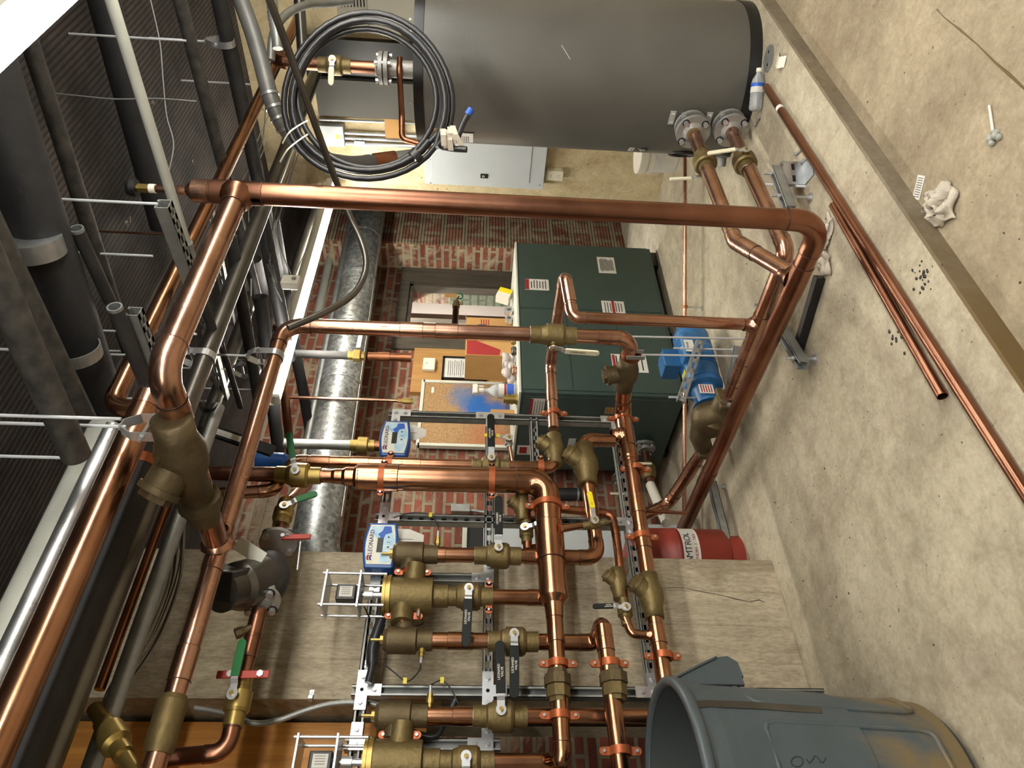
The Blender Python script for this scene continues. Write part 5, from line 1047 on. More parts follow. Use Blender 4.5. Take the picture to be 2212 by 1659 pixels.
# ------------------------------------------------------------ round duct and other pipes over the boiler
da, db = at(799, 450, Y=3.77), at(686, 1145, Y=3.74); da += (da-db)*.03
t = T('round_duct', 'wide galvanised round duct crossing above the boiler', 'duct', db); d = (db-da).normalized(); L = (db-da).length; b = MB(); pr = [(0, .14)]
n = 6
for k in range(1, n): f = L*k/n; pr += [(f-.02, .14), (f-.02, .144), (f, .146), (f+.02, .144), (f+.02, .14)]
P('shell', MB().lathe(da, d, pr+[(L, .14)], 40, 0, False), M['duct'], t)
P('elbow', MB().tube(smooth([db-d*.02, db+d*.10, db+d*.22-EZ*.03+EY*.02, db+d*.33-EZ*.09+EY*.05, db+d*.40-EZ*.2+EY*.09]), .141, 36), M['duct'], t)
P('seam', MB().box((da+db)/2-EZ*.136+EY*-.04, (L*.96, .012, .004), (d, EZ.cross(d).normalized(), EZ)), M['galv_dull'], t)
for i, (f0, g0, z, r, m, l) in enumerate((((765, 440), (655, 1000), 2.55, .03, 'galv_dull', 'thin galvanised pipe beside the round duct'), ((690, 430), (585, 760), 2.62, .045, 'steel_dark', 'steel pipe above the long strip light'), ((735, 450), (640, 900), 2.75, .035, 'plasterwhite', 'pale pipe high above the round duct'))):
    S('ceiling_pipe', MB().cyl(at(*f0, Z=z), at(*g0, Z=z), r, 20), M[m], l, 'pipe', 'pipes along the ceiling')
def drop(px0, px1, py0, py1, Y, r, m, lab, valve=True, cat='pipe'):
    p, q = at(px0, py0, Y=Y), at(px1, py1, Y=Y); return p, q
p, q = at(655, 764, Y=3.2), at(755, 768, Y=3.2); x = q.x; t = T('capped_pipe', 'capped dark pipe with a brass valve hanging in front of the round duct', 'pipe', (x, 3.2, at(925, 776, Y=3.2).z))
P('pipe', MB().cyl((x, 3.2, 2.5), (x, 3.2, q.z), .026, 18), M['iron'], t); zz = lambda px: at(px, 770, Y=3.2).z
P('valve_body', MB().lathe((x, 3.2, zz(752)), -EZ, [(0, .03), (.03, .03), (.035, .042), (.075, .042), (.08, .03), (.10, .03)], 8), M['brass'], t); P('valve_lever', MB().box((x+.07, 3.14, zz(775)), (.11, .006, .025)), M['ivory'], t)
P('copper_tail', MB().lathe((x, 3.2, zz(795)), -EZ, [(0, .026), (.06, .026), (.06, .030), (.135, .030), (.135, .026), (.20, .026), (.2, .03), (.27, .03)], 20), M['copper_dark'], t)
q = at(770, 962, Y=3.35); x = q.x; t = T('capped_pipe', 'grey upright pipe with a brass ball valve behind the upper blue controller', 'pipe', (x, 3.35, 1.6)); zz = lambda px: at(px, 962, Y=3.35).z
P('pipe', MB().cyl((x, 3.35, 2.5), (x, 3.35, zz(757)), .03, 18), M['galv_dull'], t); P('valve_body', MB().lathe((x, 3.35, zz(757)), -EZ, [(0, .034), (.04, .034), (.045, .052), (.10, .052), (.105, .036), (.14, .036)], 20), M['brass'], t); P('copper_tail', MB().cyl((x, 3.35, zz(800)), (x, 3.35, zz(860)), .031, 18), M['copper_dark'], t)
q = at(870, 866, Y=3.6); x = q.x; t = T('hose_pipe', 'slim copper pipe ending in a brass fitting beside the cork board', 'pipe', (x, 3.6, q.z)); P('pipe', MB().cyl((x, 3.6, 2.6), (x, 3.6, q.z), .011, 14), M['copper'], t); P('fitting', MB().lathe((x, 3.6, q.z+.03), -EZ, [(0, .015), (.03, .015), (.03, .022), (.085, .022), (.085, .019), (.10, .019)], 8), M['brass'], t)
# ------------------------------------------------------------ pipes under the ceiling that run across the picture (level, along the corridor)
def along(lab, p, q, z, r, m, name='ceiling_pipe', grp='pipes along the ceiling', x0=None, x1=None, cat='pipe', caps=None):
    a, bq = at(*p, Z=z), at(*q, Z=z); y = (a.y+bq.y)/2; xa, xb_ = (a.x if x1 is None else x1), (bq.x if x0 is None else x0)
    t = T(name, lab, cat, ((xa+xb_)/2, y, z), grp); P('pipe', MB().tube([(xa, y, z), (xb_, y, z)], r, 24), M[m], t); return t, V((xa, y, z)), V((xb_, y, z))
t, a, bq = along('thick copper pipe running into the bottom left corner of the ceiling', (320, 880), (40, 1480), 2.37, .041, 'copper_warm', x0=-2.9)
P('band', MB().cyl(a-EX*.02, a+EX*.03, .0425, 24), M['copper'], t)
tc, ca, cb = along('copper pipe high across the ceiling with an elbow at the left', (575, 228), (235, 812), 2.52, .029, 'copper_warm', x1=4.6)
el = V((cb.x, ca.y, 2.52)); P('elbow', MB().tube(smooth([el+EX*.01, el-EX*.04-EZ*.006, el-EX*.065-EZ*.045, el-EX*.068-EZ*.11]), .0305, 20), M['copper_warm'], tc); P('drop', MB().cyl(el-EX*.068-EZ*.10, el-EX*.05-EZ*.2, .029, 20), M['copper_warm'], tc)
t, a, bq = along('pale jacketed pipe with a silver seam at the far left of the ceiling', (225, 935), (20, 1385), 2.50, .052, 'plasterwhite', x0=-2.9)
P('jacket', MB().lathe(bq+V((0, -.0, -.02)), a-bq, [(0, .050), ((a-bq).length+.01, .050)], 28), M['alu'], t); P('end_cap', MB().cyl(a, a+EX*.02, .053, 24), M['plasterwhite'], t)
t, a, bq = along('black insulated pipe with a copper coloured end band, under the ceiling', (297, 1000), (95, 1560), 2.45, .053, 'insul', x0=-2.9)
P('end_band', MB().cyl(a, a+EX*.035, .0545, 24), M['orange'], t); P('joint_line', MB().ring(a.lerp(bq, .45), EX, .0535, .0012, 30), M['hole'], t)
t, a, bq = along('old steel pipe with a bright hanger across the middle of the ceiling', (545, 480), (165, 1540), 2.42, .036, 'steel_dark', x0=-2.9, x1=4.4)
clevis('bright clevis hanger on the old steel ceiling pipe', V((at(440, 765, Z=2.42).x, a.y, 2.42)), EX, .036, 'zinc', tall=1.6)
t, a, bq = along('slim brown copper pipe beside the old steel pipe', (400, 985), (215, 1490), 2.46, .0155, 'copper_dark')
along('galvanised pipe in front of the pillar, beside the wire bundle', (480, 905), (190, 1600), 2.40, .027, 'galv_dull', x0=-2.9)
along('dark ceiling pipe beyond the old steel pipe', (545, 640), (440, 930), 2.62, .034, 'steel_dark')
# brass valve and elbow at the bottom left
t = T('angle_valve', 'brass valve under the slim copper pipe in the bottom left corner', 'valve', at(235, 1580, Z=2.36)); a, bq = at(205, 1530, Z=2.44), at(285, 1659, Z=2.25); d = (bq-a).normalized(); L = (bq-a).length
P('body', MB().lathe(a, d, [(0, .022), (L*.25, .022), (L*.25, .028), (L*.36, .028), (L*.4, .04), (L*.62, .04), (L*.66, .027), (L*.8, .027), (L*.8, .02), (L*1.3, .02)], 22), M['brass'], t)
# lower left copper with red and green handles
q = [at(375, 1659, Y=2.35), at(470, 1652, Y=2.35), at(500, 1610, Y=2.35)]
LY = 2.42
run('copper_pipe', 'copper pipe dropping from the ceiling through the green and red valve at the lower left', 'copper mains of the heating loop', [at(330, 1640, Y=LY), V((at(515, 1625, Y=LY).x, LY, at(490, 1630, Y=LY).z)), V((at(515, 1480, Y=LY).x+.0, LY, at(520, 1480, Y=LY).z)), at(560, 1318, Y=LY)], .026, 'copper_old', bend=.9, couplings=[(2, .5), (2, .75)])
dv = (at(560, 1318, Y=LY)-at(517, 1520, Y=LY)).normalized()
ball_valve('brass ball valve with green lever, crossed by a red bar, at the lower left', at(515, 1512, Y=LY), dv, .026, (0, -1, .1), dv, 'green', body='brass', length=.17, wide=1.6)
p = at(525, 1457, Y=LY-.045); t = T('red_lever', 'red lever bar across the pipe at the lower left', 'lever', p); s = V((dv.z, 0, -dv.x)).normalized()
P('bar', MB().box(p, (.165, .008, .024), (s, EY, dv)), M['red'], t, bevel=.002); P('bolt', MB().lathe(p+s*.055, -EY, [(0, .011), (.012, .011)], 6).lathe(p-s*.04, -EY, [(0, .011), (.012, .011)], 6), M['zinc'], t)
p = at(528, 1362, Y=LY-.02); t = T('vent_plug', 'small dark threaded plug sticking up from the lower left pipe', 'valve', p); d = V((-.5, -.2, .8)).normalized(); P('body', MB().lathe(p-d*.03, d, [(0, .013), (.03, .013)], 14).lathe(p, d, [(0, .016), (.012, .02), (.03, .02)], 8), M['bronze_dark'], t)
# dark circulator pump on that line
c = at(545, 1215, Y=2.45); t = T('circulator', 'dark inline circulator pump hanging in front of the pillar top', 'pump', c); f1_, f2_ = at(560, 1300, Y=LY), at(600, 1175, Y=LY+.1); d = (f2_-f1_).normalized()
P('casing', MB().lathe(f1_+d*.02, d, [(0, .045), (.04, .075), (.10, .085), (.16, .075), (.20, .045)], 26, 0, True, True), M['iron'], t)
P('motor', MB().lathe(f1_+d*.12, V((-.5, -.62, .3)), [(.03, .085), (.16, .085), (.18, .07), (.25, .07)], 26), M['steel_dark'], t)
h = f1_+d*.12+V((-.5, -.62, .3)).normalized()*.13; P('terminal_box', MB().box(h+EZ*.02-EY*.03, (.20, .10, .12), (V((-.5, -.62, .3)).normalized(), V((.78, -.62, 0)).normalized(), V((.2, .25, .95)).normalized())), M['iron'], t, bevel=.006)
P('cover_plate', MB().box(h+V((.10, -.055, -.01)), (.11, .004, .05), (V((.35, -.3, .75)).normalized(), V((.5, .8, 0)).normalized(), V((.75, -.5, -.5)).normalized())), M['offwhite'], t)
for q_, d_ in ((f1_+d*.018, -d), (f2_, d)): b = MB(); flange(b, q_, d_, .028, .072, .016, 4); P('flange', b, [M['cast'], M['steel'], M['hole']], t)
fu = at(620, 1090, Y=LY+.18)
run('copper_pipe', 'copper pipe from the circulator up past the second green lever', 'copper mains of the heating loop', [f2_+d*.03, fu, at(655, 1020, Y=LY+.3)+V((0, .1, .0))], .027, 'copper_old', bend=.8)
ball_valve('brass ball valve with green lever pointing down, above the circulator', at(612, 1110, Y=LY+.15), (fu-f2_), .027, (.1, -1, -.2), (.55, -.1, -.9), 'green', body='brass', length=.14, wide=1.5, L=.15)
p = at(640, 1160, Y=LY+.06); t = T('red_lever', 'red lever below the second green lever, by the pillar edge', 'lever', p); P('bar', MB().box(p, (.02, .012, .11), (EX, EY, V((.05, 0, -1)))), M['red'], t, bevel=.002); P('bolt', MB().cyl(p+EZ*.05-EY*.015, p+EZ*.05+EY*.02, .008, 8).cyl(p-EZ*.02-EX*.02, p-EX*.14-EZ*.03, .004, 8), M['steel'], t)
# ruler-like thermometer and blue filter behind the second main
a, bq = at(440, 925, Y=2.7), at(590, 975, Y=2.7); d = (bq-a).normalized(); t = T('thermometer', 'long thermometer with a printed scale behind the ceiling main', 'thermometer', a); s = d.cross(EY)
P('case', MB().box((a+bq)/2, ((bq-a).length, .02, .055), (d, EY, s)), M['black'], t); o = P('scale', MB().box((a+bq)/2-d*.04-EY*.0105, ((bq-a).length*.66, .001, .03), (d, EY, s)), M['paper'], t)
for k in range(14): P('tick', MB().box(a+d*(.06+.012*k)-EY*.0112-s*.006, (.0015, .0004, .012 if k % 3 == 0 else .007), (d, EY, s)), M['ink'], o)
c = at(560, 995, Y=2.9); t = T('filter_housing', 'blue filter bowl with a white cap behind the ceiling main', 'filter', c-EZ*.15); P('bowl', MB().lathe(c-EZ*.14, EZ, [(0, .03), (.02, .042), (.15, .045)], 22), M['blue'], t); P('cap', MB().lathe(c+EZ*.01, EZ, [(0, .05), (.05, .05), (.06, .03)], 22), M['white'], t)
# wire bundle sagging in front of the pillar top
for k in range(9):
    o = V((random.uniform(-.02, .02), random.uniform(-.03, .03), random.uniform(-.02, .02))); sag = random.uniform(0, 14)
    S('wire', MB().tube(smooth([at(x+sag*w, y, Z=2.43-.02*w)+o for x, y, w in ((400, 1010, 0), (385, 1120, .3), (370, 1240, .8), (330, 1350, 1), (285, 1430, .8), (240, 1500, .2), (222, 1560, 0))]), .0028, 6), M['cable' if k % 3 == 0 else 'plasterwhite'], 'thin %s wire in the bundle sagging before the pillar top' % ('black' if k % 3 == 0 else 'pale'), 'wire', 'wire bundle under the ceiling')
# ------------------------------------------------------------ pipes under the ceiling that run towards the far left
def across(lab, p, q, z, r, m, name='ceiling_pipe', grp='pipes across the ceiling', ext=(0, 0), cat='pipe', open_end=False):
    a, bq = at(*p, Z=z), at(*q, Z=z); d = (bq-a).normalized(); a -= d*ext[0]; bq += d*ext[1]; t = T(name, lab, cat, (a+bq)/2, grp)
    b = MB().tube([a, bq], r, 22, 0, not open_end); P('pipe', b, M[m], t)
    if open_end: P('cut_end', MB().lathe(a, d, [(0, r*.8), (0, r*1.02), (.01, r*1.02)], 22, 0, False).lathe(a, d, [(0, r*.8), (.05, r*.8)], 22, 0, False), M['galv'], t); P('bore', MB().cyl(a+d*.02, a+d*.024, r*.8, 22), M['hole'], t)
    return t, a, bq
t, a, bq = across('pale conduit crossing the top left of the ceiling', (240, 0), (404, 530), 2.40, .0165, 'plasterwhite', 'ceiling_conduit', ext=(.5, .1)); d = (bq-a).normalized()
P('coupling', MB().lathe(at(402, 525, Z=2.40), d, [(0, .0165), (0, .022), (.012, .022), (.012, .0195), (.12, .0195)], 20), M['galv_dull'], t)
across('dark pipe carrying on from the pale conduit coupling', (410, 552), (470, 750), 2.42, .019, 'iron')
t, a, bq = across('scaly black iron pipe in the top row, left of the hanger ring', (388, 0), (482, 360), 2.55, .026, 'iron_rusty', ext=(.5, .9))
t, a, bq = across('black iron pipe held by the bright ring at the top', (474, 0), (560, 400), 2.60, .037, 'iron', ext=(.5, 1.8))
clevis('bright ring hanger on the black iron pipe at the top', at(488, 92, Z=2.60), bq-a, .037, 'zinc', tall=1.3, vert=(0, 0, 1))
across('black pipe descending behind the middle riser bend', (590, 470), (672, 950), 2.58, .035, 'insul')
across('black pipe in the middle of the ceiling behind the hangers', (548, 560), (600, 790), 2.66, .043, 'iron')
across('thin dark pipe crossing below the old steel pipe', (440, 620), (520, 880), 2.50, .013, 'iron')
t, a, bq = across('very thick black insulated pipe at the far left of the ceiling', (20, 300), (190, 800), 2.68, .078, 'insul', ext=(.6, .4)); d = (bq-a).normalized()
P('band', MB().lathe(at(72, 532, Z=2.68)-d*.03, d, [(0, .081), (.055, .081)], 36), M['galv'], t)
clevis('grey clevis hanger round the very thick black pipe', at(160, 760, Z=2.66), d, .075, 'galv_dull', tall=1.2, w=.04)
across('black pipe along the left edge of the picture', (0, 620), (165, 985), 2.45, .036, 'iron_rusty', ext=(.4, 0))
across('scuffed black pipe between the two thick black pipes', (0, 530), (195, 930), 2.62, .034, 'iron_rusty', ext=(.3, .3))
across('speckled rusty pipe high in the ceiling', (115, 250), (240, 640), 2.75, .026, 'iron_rusty', ext=(.8, .3))
across('short open ended pipe pointing out of the ceiling, upper of two', (165, 493), (238, 652), 2.60, .020, 'iron', open_end=True)
across('short open ended pipe with a bright cut rim, lower of two', (247, 662), (312, 822), 2.42, .021, 'iron', open_end=True)
across('big shadowed pipe at the top left beyond the strip light', (235, 40), (330, 400), 2.85, .06, 'insul', ext=(.6, .2))
across('grey pipe at the far top of the ceiling', (620, 20), (560, 330), 2.7, .03, 'steel_dark') if False else None
across('black lagged pipe passing behind the second copper main', (562, 640), (606, 1010), 2.50, .036, 'insul')
across('dark pipe beside the end of the long strip light', (600, 700), (628, 985), 2.60, .028, 'copper_dark')
across('thick black pipe running from behind the fat riser to the second main', (552, 400), (626, 775), 2.46, .036, 'insul')
across('black pipe between the two copper mains, left of the thick black one', (498, 510), (560, 870), 2.44, .027, 'insul')
# strut channels and rods hung from the ceiling
def cstrut(lab, p, q, z, op=(0, 0, 1)): a, bq = at(*p, Z=z), at(*q, Z=z); return S('strut_channel', strut_geo(MB(), a, bq, op, slots=True), M['galv_dull'], lab, 'strut', 'strut channels under the ceiling')
cstrut('steel channel hung from a rod left of the fat copper branch', (352, 440), (425, 640), 2.33)
cstrut('short steel channel by the lower open ended pipe', (288, 672), (335, 800), 2.40)
cstrut('slotted channel seen beyond the fat copper branch', (445, 420), (500, 700), 2.75, (1, 0, 0))
cstrut('slotted channel between the two copper mains', (440, 680), (485, 860), 2.60, (1, 0, 0))
for i, (p, x1, z, l) in enumerate((((375, 442), 70, 2.34, 'from the ceiling to the hung steel channel'), ((262, 905), 0, 2.27, 'to the hanger at the branch bend'), ((175, 990), 0, 2.45, 'to the end of the left edge pipe'), ((540, 182), 265, 2.60, 'second from the top of the picture'), ((402, 88), 80, 2.52, 'topmost beside the lit strip'), ((330, 553), 228, 2.55, 'short pale one among the ribbed ceiling'), ((400, 508), 125, 2.55, 'rusty one behind the fat branch'), ((425, 722), 310, 2.4, 'to the short steel channel'), ((445, 866), 380, 2.45, 'beside the old steel pipe'), ((545, 842), 500, 2.5, 'behind the second copper main'))):
    q = at(*p, Z=z); rod('hanger rod ' + l, q, V((q.x, q.y, CZ)), .0045 if i != 4 else .004, 'copper_old' if i == 6 else 'rodpale')
S('wire', MB().tube(smooth([at(x, y, D=2.4) for x, y in ((100, 200), (170, 207), (250, 214), (340, 213), (425, 219))]), .0022, 6), M['galv_dull'], 'thin drooping tie wire across the top left', 'wire')
S('wire', MB().tube(smooth([at(x, y, D=2.9) for x, y in ((325, 0), (345, 90), (352, 170), (360, 250), (375, 310), (365, 370))]), .003, 6), M['galv_dull'], 'thin wire trailing across the top left ceiling', 'wire')
clevis('clevis hanger on the second copper main near its bend', V((at(575, 770, Y=YB).x, YB, zb)), EX, .032, 'zinc', tall=2.2)
clevis('grey clevis hanger behind the second copper main', at(545, 800, Z=2.45), (1, .2, 0), .034, 'galv', tall=1.6)
t = T('perforated_strap', 'black perforated strap looped under the old steel pipe', 'hanger', at(450, 880, Z=2.35)); P('strap', MB().strip(smooth([at(x, y, D=2.75) for x, y in ((428, 868), (440, 885), (460, 886), (472, 868), (472, 840), (455, 815))]), EX, .02, .002), M['black'], t)
# ------------------------------------------------------------ big conduit that bends down to the panel, coil of black cable
cp = smooth([at(505, -40, D=3.2), at(542, 60, D=3.2), at(563, 130, D=3.2), at(588, 220, D=3.2), at(622, 285, D=3.25), at(680, 335, D=3.4), at(745, 352, D=3.6), at(800, 350, D=3.75), at(835, 346, D=3.8)], 6)
t = T('big_conduit', 'thick grey conduit bending down behind the coil of cable', 'conduit', cp[-1]); P('pipe', MB().tube(cp, .037, 20), M['conduit'], t)
for f in (.37, .40, .45, .48): i = int(f*(len(cp)-1)); d = (cp[i+1]-cp[i-1]).normalized(); P('band', MB().lathe(cp[i]-d*.008, d, [(0, .041), (.012, .041)], 22), M['galv'], t)
d = (cp[-1]-cp[-4]).normalized(); P('band', MB().lathe(cp[-1]-d*.12, d, [(0, .042), (.03, .042)], 22), M['galv'], t); P('coupling', MB().lathe(cp[-1]+d*.05, d, [(0, .04), (.09, .04), (.09, .032), (.12, .032)], 22), M['galv'], t); P('rusty_nipple', MB().lathe(cp[-1]-d*.07, d, [(0, .044), (.12, .044)], 22), M['copper_dark'], t)
t = T('arched_conduit', 'pale conduit arching over at the top edge above the coil', 'conduit', at(650, 20, D=3.6)); P('pipe', MB().tube(smooth([at(585, 130, D=3.4), at(592, 70, D=3.4), at(620, 30, D=3.5), at(665, 10, D=3.6), at(705, 8, D=3.7), at(760, 2, D=3.8)]), .02, 14), M['galv_dull'], t); P('upright', MB().cyl(at(645, -20, D=3.9), at(655, 130, D=3.9), .03, 14), M['steel_dark'], t)
b = MB(); ribs = smooth([at(585, -30, D=3.2), at(590, 30, D=3.2), at(598, 80, D=3.2), at(600, 105, D=3.2)], 14); b.tube(ribs, [.026 if i % 2 else .022 for i in range(len(ribs))], 12); S('flexible_conduit', b, M['galv_dull'], 'ribbed flexible conduit at the top edge left of the coil', 'conduit')
def coil_pt(a, R, dz): return at(793+R*1.0*cos(a), 213+R*1.0*sin(a), D=2.92+dz)
t = T('cable_coil', 'coil of thick black cable tied with grey tape in front of the tank', 'cable', at(793, 213, D=2.95)); pts = []
turns = 3; n = 3*40
for k in range(n+1):
    a = 2*pi*k/40+.6; R = 158+9*(k/40)-6*(k//40 == 1)+4*sin(3*a); pts.append(coil_pt(a, R, .022*sin(k/40*2.1)+.018*(k//40)))
P('turns', MB().tube(pts, .0125, 12), M['cable'], t)
P('turns', MB().tube([coil_pt(2*pi*k/40, 150+3*sin(2*pi*k/40*2), .05) for k in range(40)], .0125, 12, closed=True), M['cable'], t)
P('tail', MB().tube(smooth([at(960, 318, D=2.9), at(985, 300, D=2.86), at(1000, 268, D=2.85), at(1014, 243, D=2.85)]), .0125, 12), M['cable'], t); a, bq = at(1010, 248, D=2.85), at(1018, 236, D=2.85); P('blue_tape', MB().cyl(a, bq, .0145), M['tapeblue'], t)
P('cut_ends', MB().tube([at(955, 318, D=2.9), at(985, 322, D=2.87), at(1008, 323, D=2.86)], .0125, 12).tube([at(958, 300, D=2.9), at(944, 318, D=2.88)], .011, 10), M['cable'], t)
b = MB(); c0 = at(978, 300, D=2.87)
for i in range(9):
    o = V((random.uniform(-.012, .012), random.uniform(-.012, .012), random.uniform(-.012, .012))); b.strip([c0+o+fw*-.02+up*(.03-.004*i)+rt*.03, c0+o+up*(.028-.005*i)-fw*.034, c0+o-rt*.035+up*(.03-.008*i)-fw*.01], up, .022, .002)
P('tape_wrap', b, M['rag'], t, 'crumpled grey tape round the coil'); P('tape_band', MB().lathe(at(893, 342, D=2.93), at(905, 330, D=2.93)-at(893, 342, D=2.93), [(0, .032), (.03, .032)], 14), M['cable'], t)
for i, (p, q) in enumerate((((610, 310), (665, 260)), ((605, 350), (665, 290)))):
    a, bq = at(*p, D=2.88), at(*q, D=2.88); S('cable_tie', MB().strip(smooth([a, a.lerp(bq, .35)-fw*.03, a.lerp(bq, .7)-fw*.02, bq]), fw.cross(bq-a), .006, .002), M['white'], 'white cable tie holding the coil, %s one' % ('upper' if i == 0 else 'lower'), 'cable tie', 'cable ties of the coil')
S('black_hose', MB().tube(smooth([at(x, y, D=D) for x, y, D in ((575, -20, 2.15), (620, 100, 2.3), (665, 225, 2.45), (710, 350, 2.62), (735, 415, 2.72), (757, 470, 2.75), (778, 515, 2.75), (790, 560, 2.72), (785, 600, 2.68), (758, 640, 2.6), (700, 675, 2.5), (622, 708, 2.42))]), .0125, 14), M['steel_dark'], 'grey-black hose hanging from the ceiling with a cut end by the middle riser', 'hose')
# bundles of ceiling wiring between the pipes
for k in range(10):
    x0, y0 = random.uniform(560, 700), random.uniform(200, 420); S('wire', MB().tube(smooth([at(x0, y0, D=4.2), at(x0-30+random.uniform(-20, 20), y0+110, D=4.0), at(x0-60, y0+220+random.uniform(-20, 20), D=3.8), at(x0-50+random.uniform(-30, 30), y0+330, D=3.6)]), .003, 6), M['plasterwhite' if k % 2 else 'galv_dull'], 'thin loose wire hanging among the ceiling pipes', 'wire', 'loose wires among the ceiling pipes')
p = at(628, 610, D=3.6); t = T('light_box', 'small clear plastic junction box by the long strip light', 'junction box', p); P('body', MB().box(p, (.07, .05, .09)), M['white'], t, bevel=.01); P('knockout', MB().lathe(p-EY*.026+EZ*-.02, -EY, [(0, .012), (.003, .012)], 12), M['galv_dull'], t)
# ------------------------------------------------------------ things lying on the floors
def lying(lab, p, q, r, m, z=0.0, split=None):
    a, bq = at(*p, Z=r+z), at(*q, Z=r+z); t = T('loose_pipe', lab, 'pipe', (a+bq)/2-EZ*r, 'loose copper pipes on the floor'); d = (bq-a).normalized()
    P('tube', MB().lathe(a, d, [(0, r*.88), (0, r), ((bq-a).length, r), ((bq-a).length, r*.88)], 22, 0, False).lathe(a, d, [(0.0, r*.88), (.3, r*.88)], 22, 0, False).lathe(bq, -d, [(0, r*.88), (.3, r*.88)], 22, 0, False), M[m], t); return t, a, bq
t, a, bq = lying('longer copper pipe lying loose along the curb', (1655, 188), (2235, 1095), .0175, 'copper_old'); d = (bq-a).normalized(); c = at(1684, 233, Z=.018); P('sticker', MB().lathe(c, d, [(0, .0178), (.025, .0178)], 22), M['paper'], t)
lying('shorter copper pipe lying beside the longer one, open end near the corner', (1800, 443), (2036, 856), .0165, 'copper_old')
c = V((3.47, 1.50, 0)); c = at(1645, 235, Z=.0); t = T('water_bottle', 'clear water bottle with a blue label standing by the tank foot', 'bottle', c); c = V((3.40, 1.56, 0)); c = at(1621, 226, X=3.37); c = V((c.x, c.y, 0)); t.location = c; OFF[t.name] = c
b0 = at(1640, 195, Z=0)
def bottle(c):
    P('body', MB().lathe(c, EZ, [(0, .022), (.006, .031), (.02, .0325), (.03, .0305), (.04, .0325), (.05, .0305), (.06, .0325), (.07, .0305), (.08, .0325), (.13, .0325), (.15, .028), (.175, .014), (.19, .0125)], 24, 0, True, True), M['clear'], t)
    P('label', MB().lathe(c+EZ*.085, EZ, [(0, .0328), (.045, .0328)], 24, 0, False), M['paper'], t); P('label_band', MB().lathe(c+EZ*.10, EZ, [(0, .033), (.028, .033)], 24, 0, False), M['tapeblue'], t); P('cap', MB().lathe(c+EZ*.185, EZ, [(0, .0145), (.018, .0145)], 16), M['white'], t)
# the bottle lies on its side against the tank foot, neck towards the top of the picture
ba, bb = at(1633, 233, Z=.033), at(1643, 140, Z=.033); dB = (bb-ba).normalized(); LB = (bb-ba).length; kB = LB/.205
P('body', MB().lathe(ba, dB, [(x*kB, r*kB) for x, r in [(0, .022), (.006, .031), (.02, .0325), (.03, .0305), (.04, .0325), (.05, .0305), (.06, .0325), (.07, .0305), (.08, .0325), (.13, .0325), (.15, .028), (.175, .014), (.19, .0125)]], 24, 0, True, True), M['clear'], t)
P('label', MB().lathe(ba+dB*.085*kB, dB, [(0, .0328*kB), (.045*kB, .0328*kB)], 24, 0, False), M['paper'], t); P('label_band', MB().lathe(ba+dB*.112*kB, dB, [(0, .033*kB), (.018*kB, .033*kB)], 24, 0, False), M['tapeblue'], t); P('cap', MB().lathe(ba+dB*.185*kB, dB, [(0, .0145*kB), (.018*kB, .0145*kB)], 16), M['white'], t)
t.location = ba-EZ*.033; 
def crumple(lab, pxs, z0, hgt, m, seed, name='rag', res=26):
    """a crumpled cloth laid over an outline traced on the floor"""
    random.seed(seed); O = [at(*p, Z=z0) for p in pxs]; c = sum(O, V())/len(O); vs = []; fs = []; n = len(O); R = 9; K = res*2
    def edge(a):
        f = a/(2*pi)*n; i = int(f) % n; return O[i].lerp(O[(i+1) % n], f-int(f))
    for r in range(R+1):
        for k in range(K):
            a = 2*pi*k/K; e = edge(a); u = r/R; p = c.lerp(e, u)
            h = hgt*(1-u**3)*(.55+.45*sin(a*5+u*7+seed))+hgt*.35*abs(sin(a*3.3-u*9+seed*2))*(1-u*.6)+.002
            vs.append(V((p.x+.008*sin(a*7+r), p.y+.008*cos(a*6-r), z0+max(.002, h))))
    for r in range(R):
        for k in range(K): fs.append((r*K+k, (r+1)*K+k, (r+1)*K+(k+1) % K, r*K+(k+1) % K))
    o = S(name, MB().add(vs, fs), M[m], lab, 'rag' if m == 'rag' else 'paper'); s = o.modifiers.new('thick', 'SOLIDIFY'); s.thickness = .002; s.offset = -1; return o
crumple('crumpled cream rag lying on the lower floor', [(2012, 415), (2040, 395), (2062, 392), (2070, 420), (2068, 470), (2050, 480), (2022, 497), (2012, 470), (2008, 440)], -.07, .045, 'rag', 3)
crumple('crumpled white rag on the floor beside the riser foot', [(1790, 458), (1802, 470), (1800, 500), (1786, 545), (1798, 560), (1795, 597), (1775, 596), (1768, 575), (1775, 530), (1782, 490)], 0, .03, 'rag', 5)
a = at(1985, 405, Z=-.069); t = T('paper_slip', 'small printed paper slip beside the cream rag', 'paper', a); d = (at(1996, 382, Z=-.069)-at(1984, 430, Z=-.069)).normalized(); s = EZ.cross(d); o = P('sheet', MB().box(a+EZ*.001, (.078, .042, .0008), (d, s, EZ)), M['paper'], t)
for k in range(9): P('print', MB().box(a+EZ*.0017+d*(.03-.0075*k), (.002, .03, .0003), (d, s, EZ)), M['ink'], o)
a = at(1687, 132, Z=.004); S('paper_scrap', MB().strip([a+V((-.05, -.02, 0)), a+V((-.02, 0, .02)), a+V((.02, .005, .012)), a+V((.05, .0, .0))], (-.3, 1, 0), .05, .001), M['white'], 'curled white paper scrap by the tank foot', 'paper')
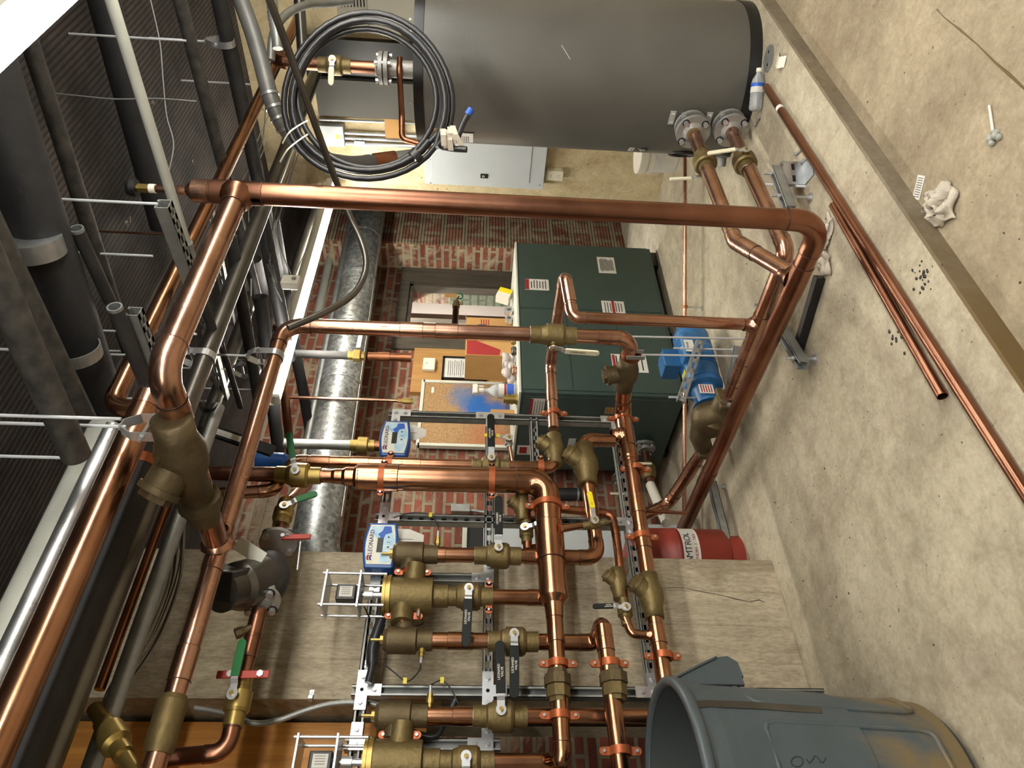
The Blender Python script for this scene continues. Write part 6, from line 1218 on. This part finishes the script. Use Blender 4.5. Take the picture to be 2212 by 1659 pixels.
p = at(1661, 126, Z=.0)-EZ*.03; t = T('metal_disc', 'round steel disc with two holes lying by the tank foot', 'disc', V((p.x, p.y, 0))); dn = V((.02, .02, 1)).normalized(); P('disc', MB().cyl(p+EZ*.03, p+EZ*.03+dn*.004, .062, 28), M['galv_dull'], t)
for k in (-1, 1): q = p+EZ*.03+dn*.0042+V((.6, -.8, 0))*.03*k; P('hole', MB().cyl(q, q+dn*.0006, .008, 12), M['hole'], t)
t = T('swab', 'long white swab with a mortar blob on the lower floor', 'debris', at(2140, 290, Z=-.07)); a, bq = at(2137, 228, Z=-.064), at(2147, 296, Z=-.064); P('stick', MB().cyl(a, bq, .004, 8), M['white'], t); b = MB()
for k in range(9): b.sphere(bq+V((random.uniform(-.016, .016), random.uniform(-.016, .016), random.uniform(-.004, .006))), random.uniform(.006, .012), 8)
P('mortar', b, M['plasterwhite'], t)
for i, (p, q, l) in enumerate((((1720, 332), (1733, 322), 'nearest the long pipe'), ((1683, 358), (1696, 345), 'below the channel'), ((1735, 348), (1745, 340), 'by the slotted bracket'), ((1632, 268), (1642, 250), 'under the tank flanges'))):
    a, bq = at(*p, Z=.008), at(*q, Z=.008); t = T('anchor_bolt', 'loose anchor bolt lying on the floor %s' % l, 'bolt', a-EZ*.008, 'loose bolts on the floor'); d = (bq-a).normalized(); P('shank', MB().cyl(a, a+d*.05, .005, 10), M['steel'], t); P('head', MB().lathe(a-d*.008, d, [(0, .009), (.009, .009)], 6), M['steel'], t)
for i, (p, l, z) in enumerate((((1998, 602), 'in the dark oil patch', 0), ((1940, 708), 'beside the shorter loose pipe', 0))):
    a = at(*p, Z=z); b = MB()
    for k in range(26): b.sphere(a+V((random.gauss(0, .025), random.gauss(0, .025), .001)), random.uniform(.002, .006), 6, 0, (1.4, 1.2, .5))
    S('dirt_patch', b, M['iron'], 'patch of dark crumbs ' + l, 'debris', kind='stuff')
crk = [at(x, y, Y=2.8497) for x, y in ((1418, 1272), (1450, 1269), (1480, 1270), (1520, 1279), (1560, 1286), (1590, 1294), (1620, 1300), (1640, 1296), (1652, 1301))]
S('crack', MB().tube(crk, [.0006, .001, .001, .0015, .001, .002, .001, .002, .001], 6), M['hole'], kind='structure')
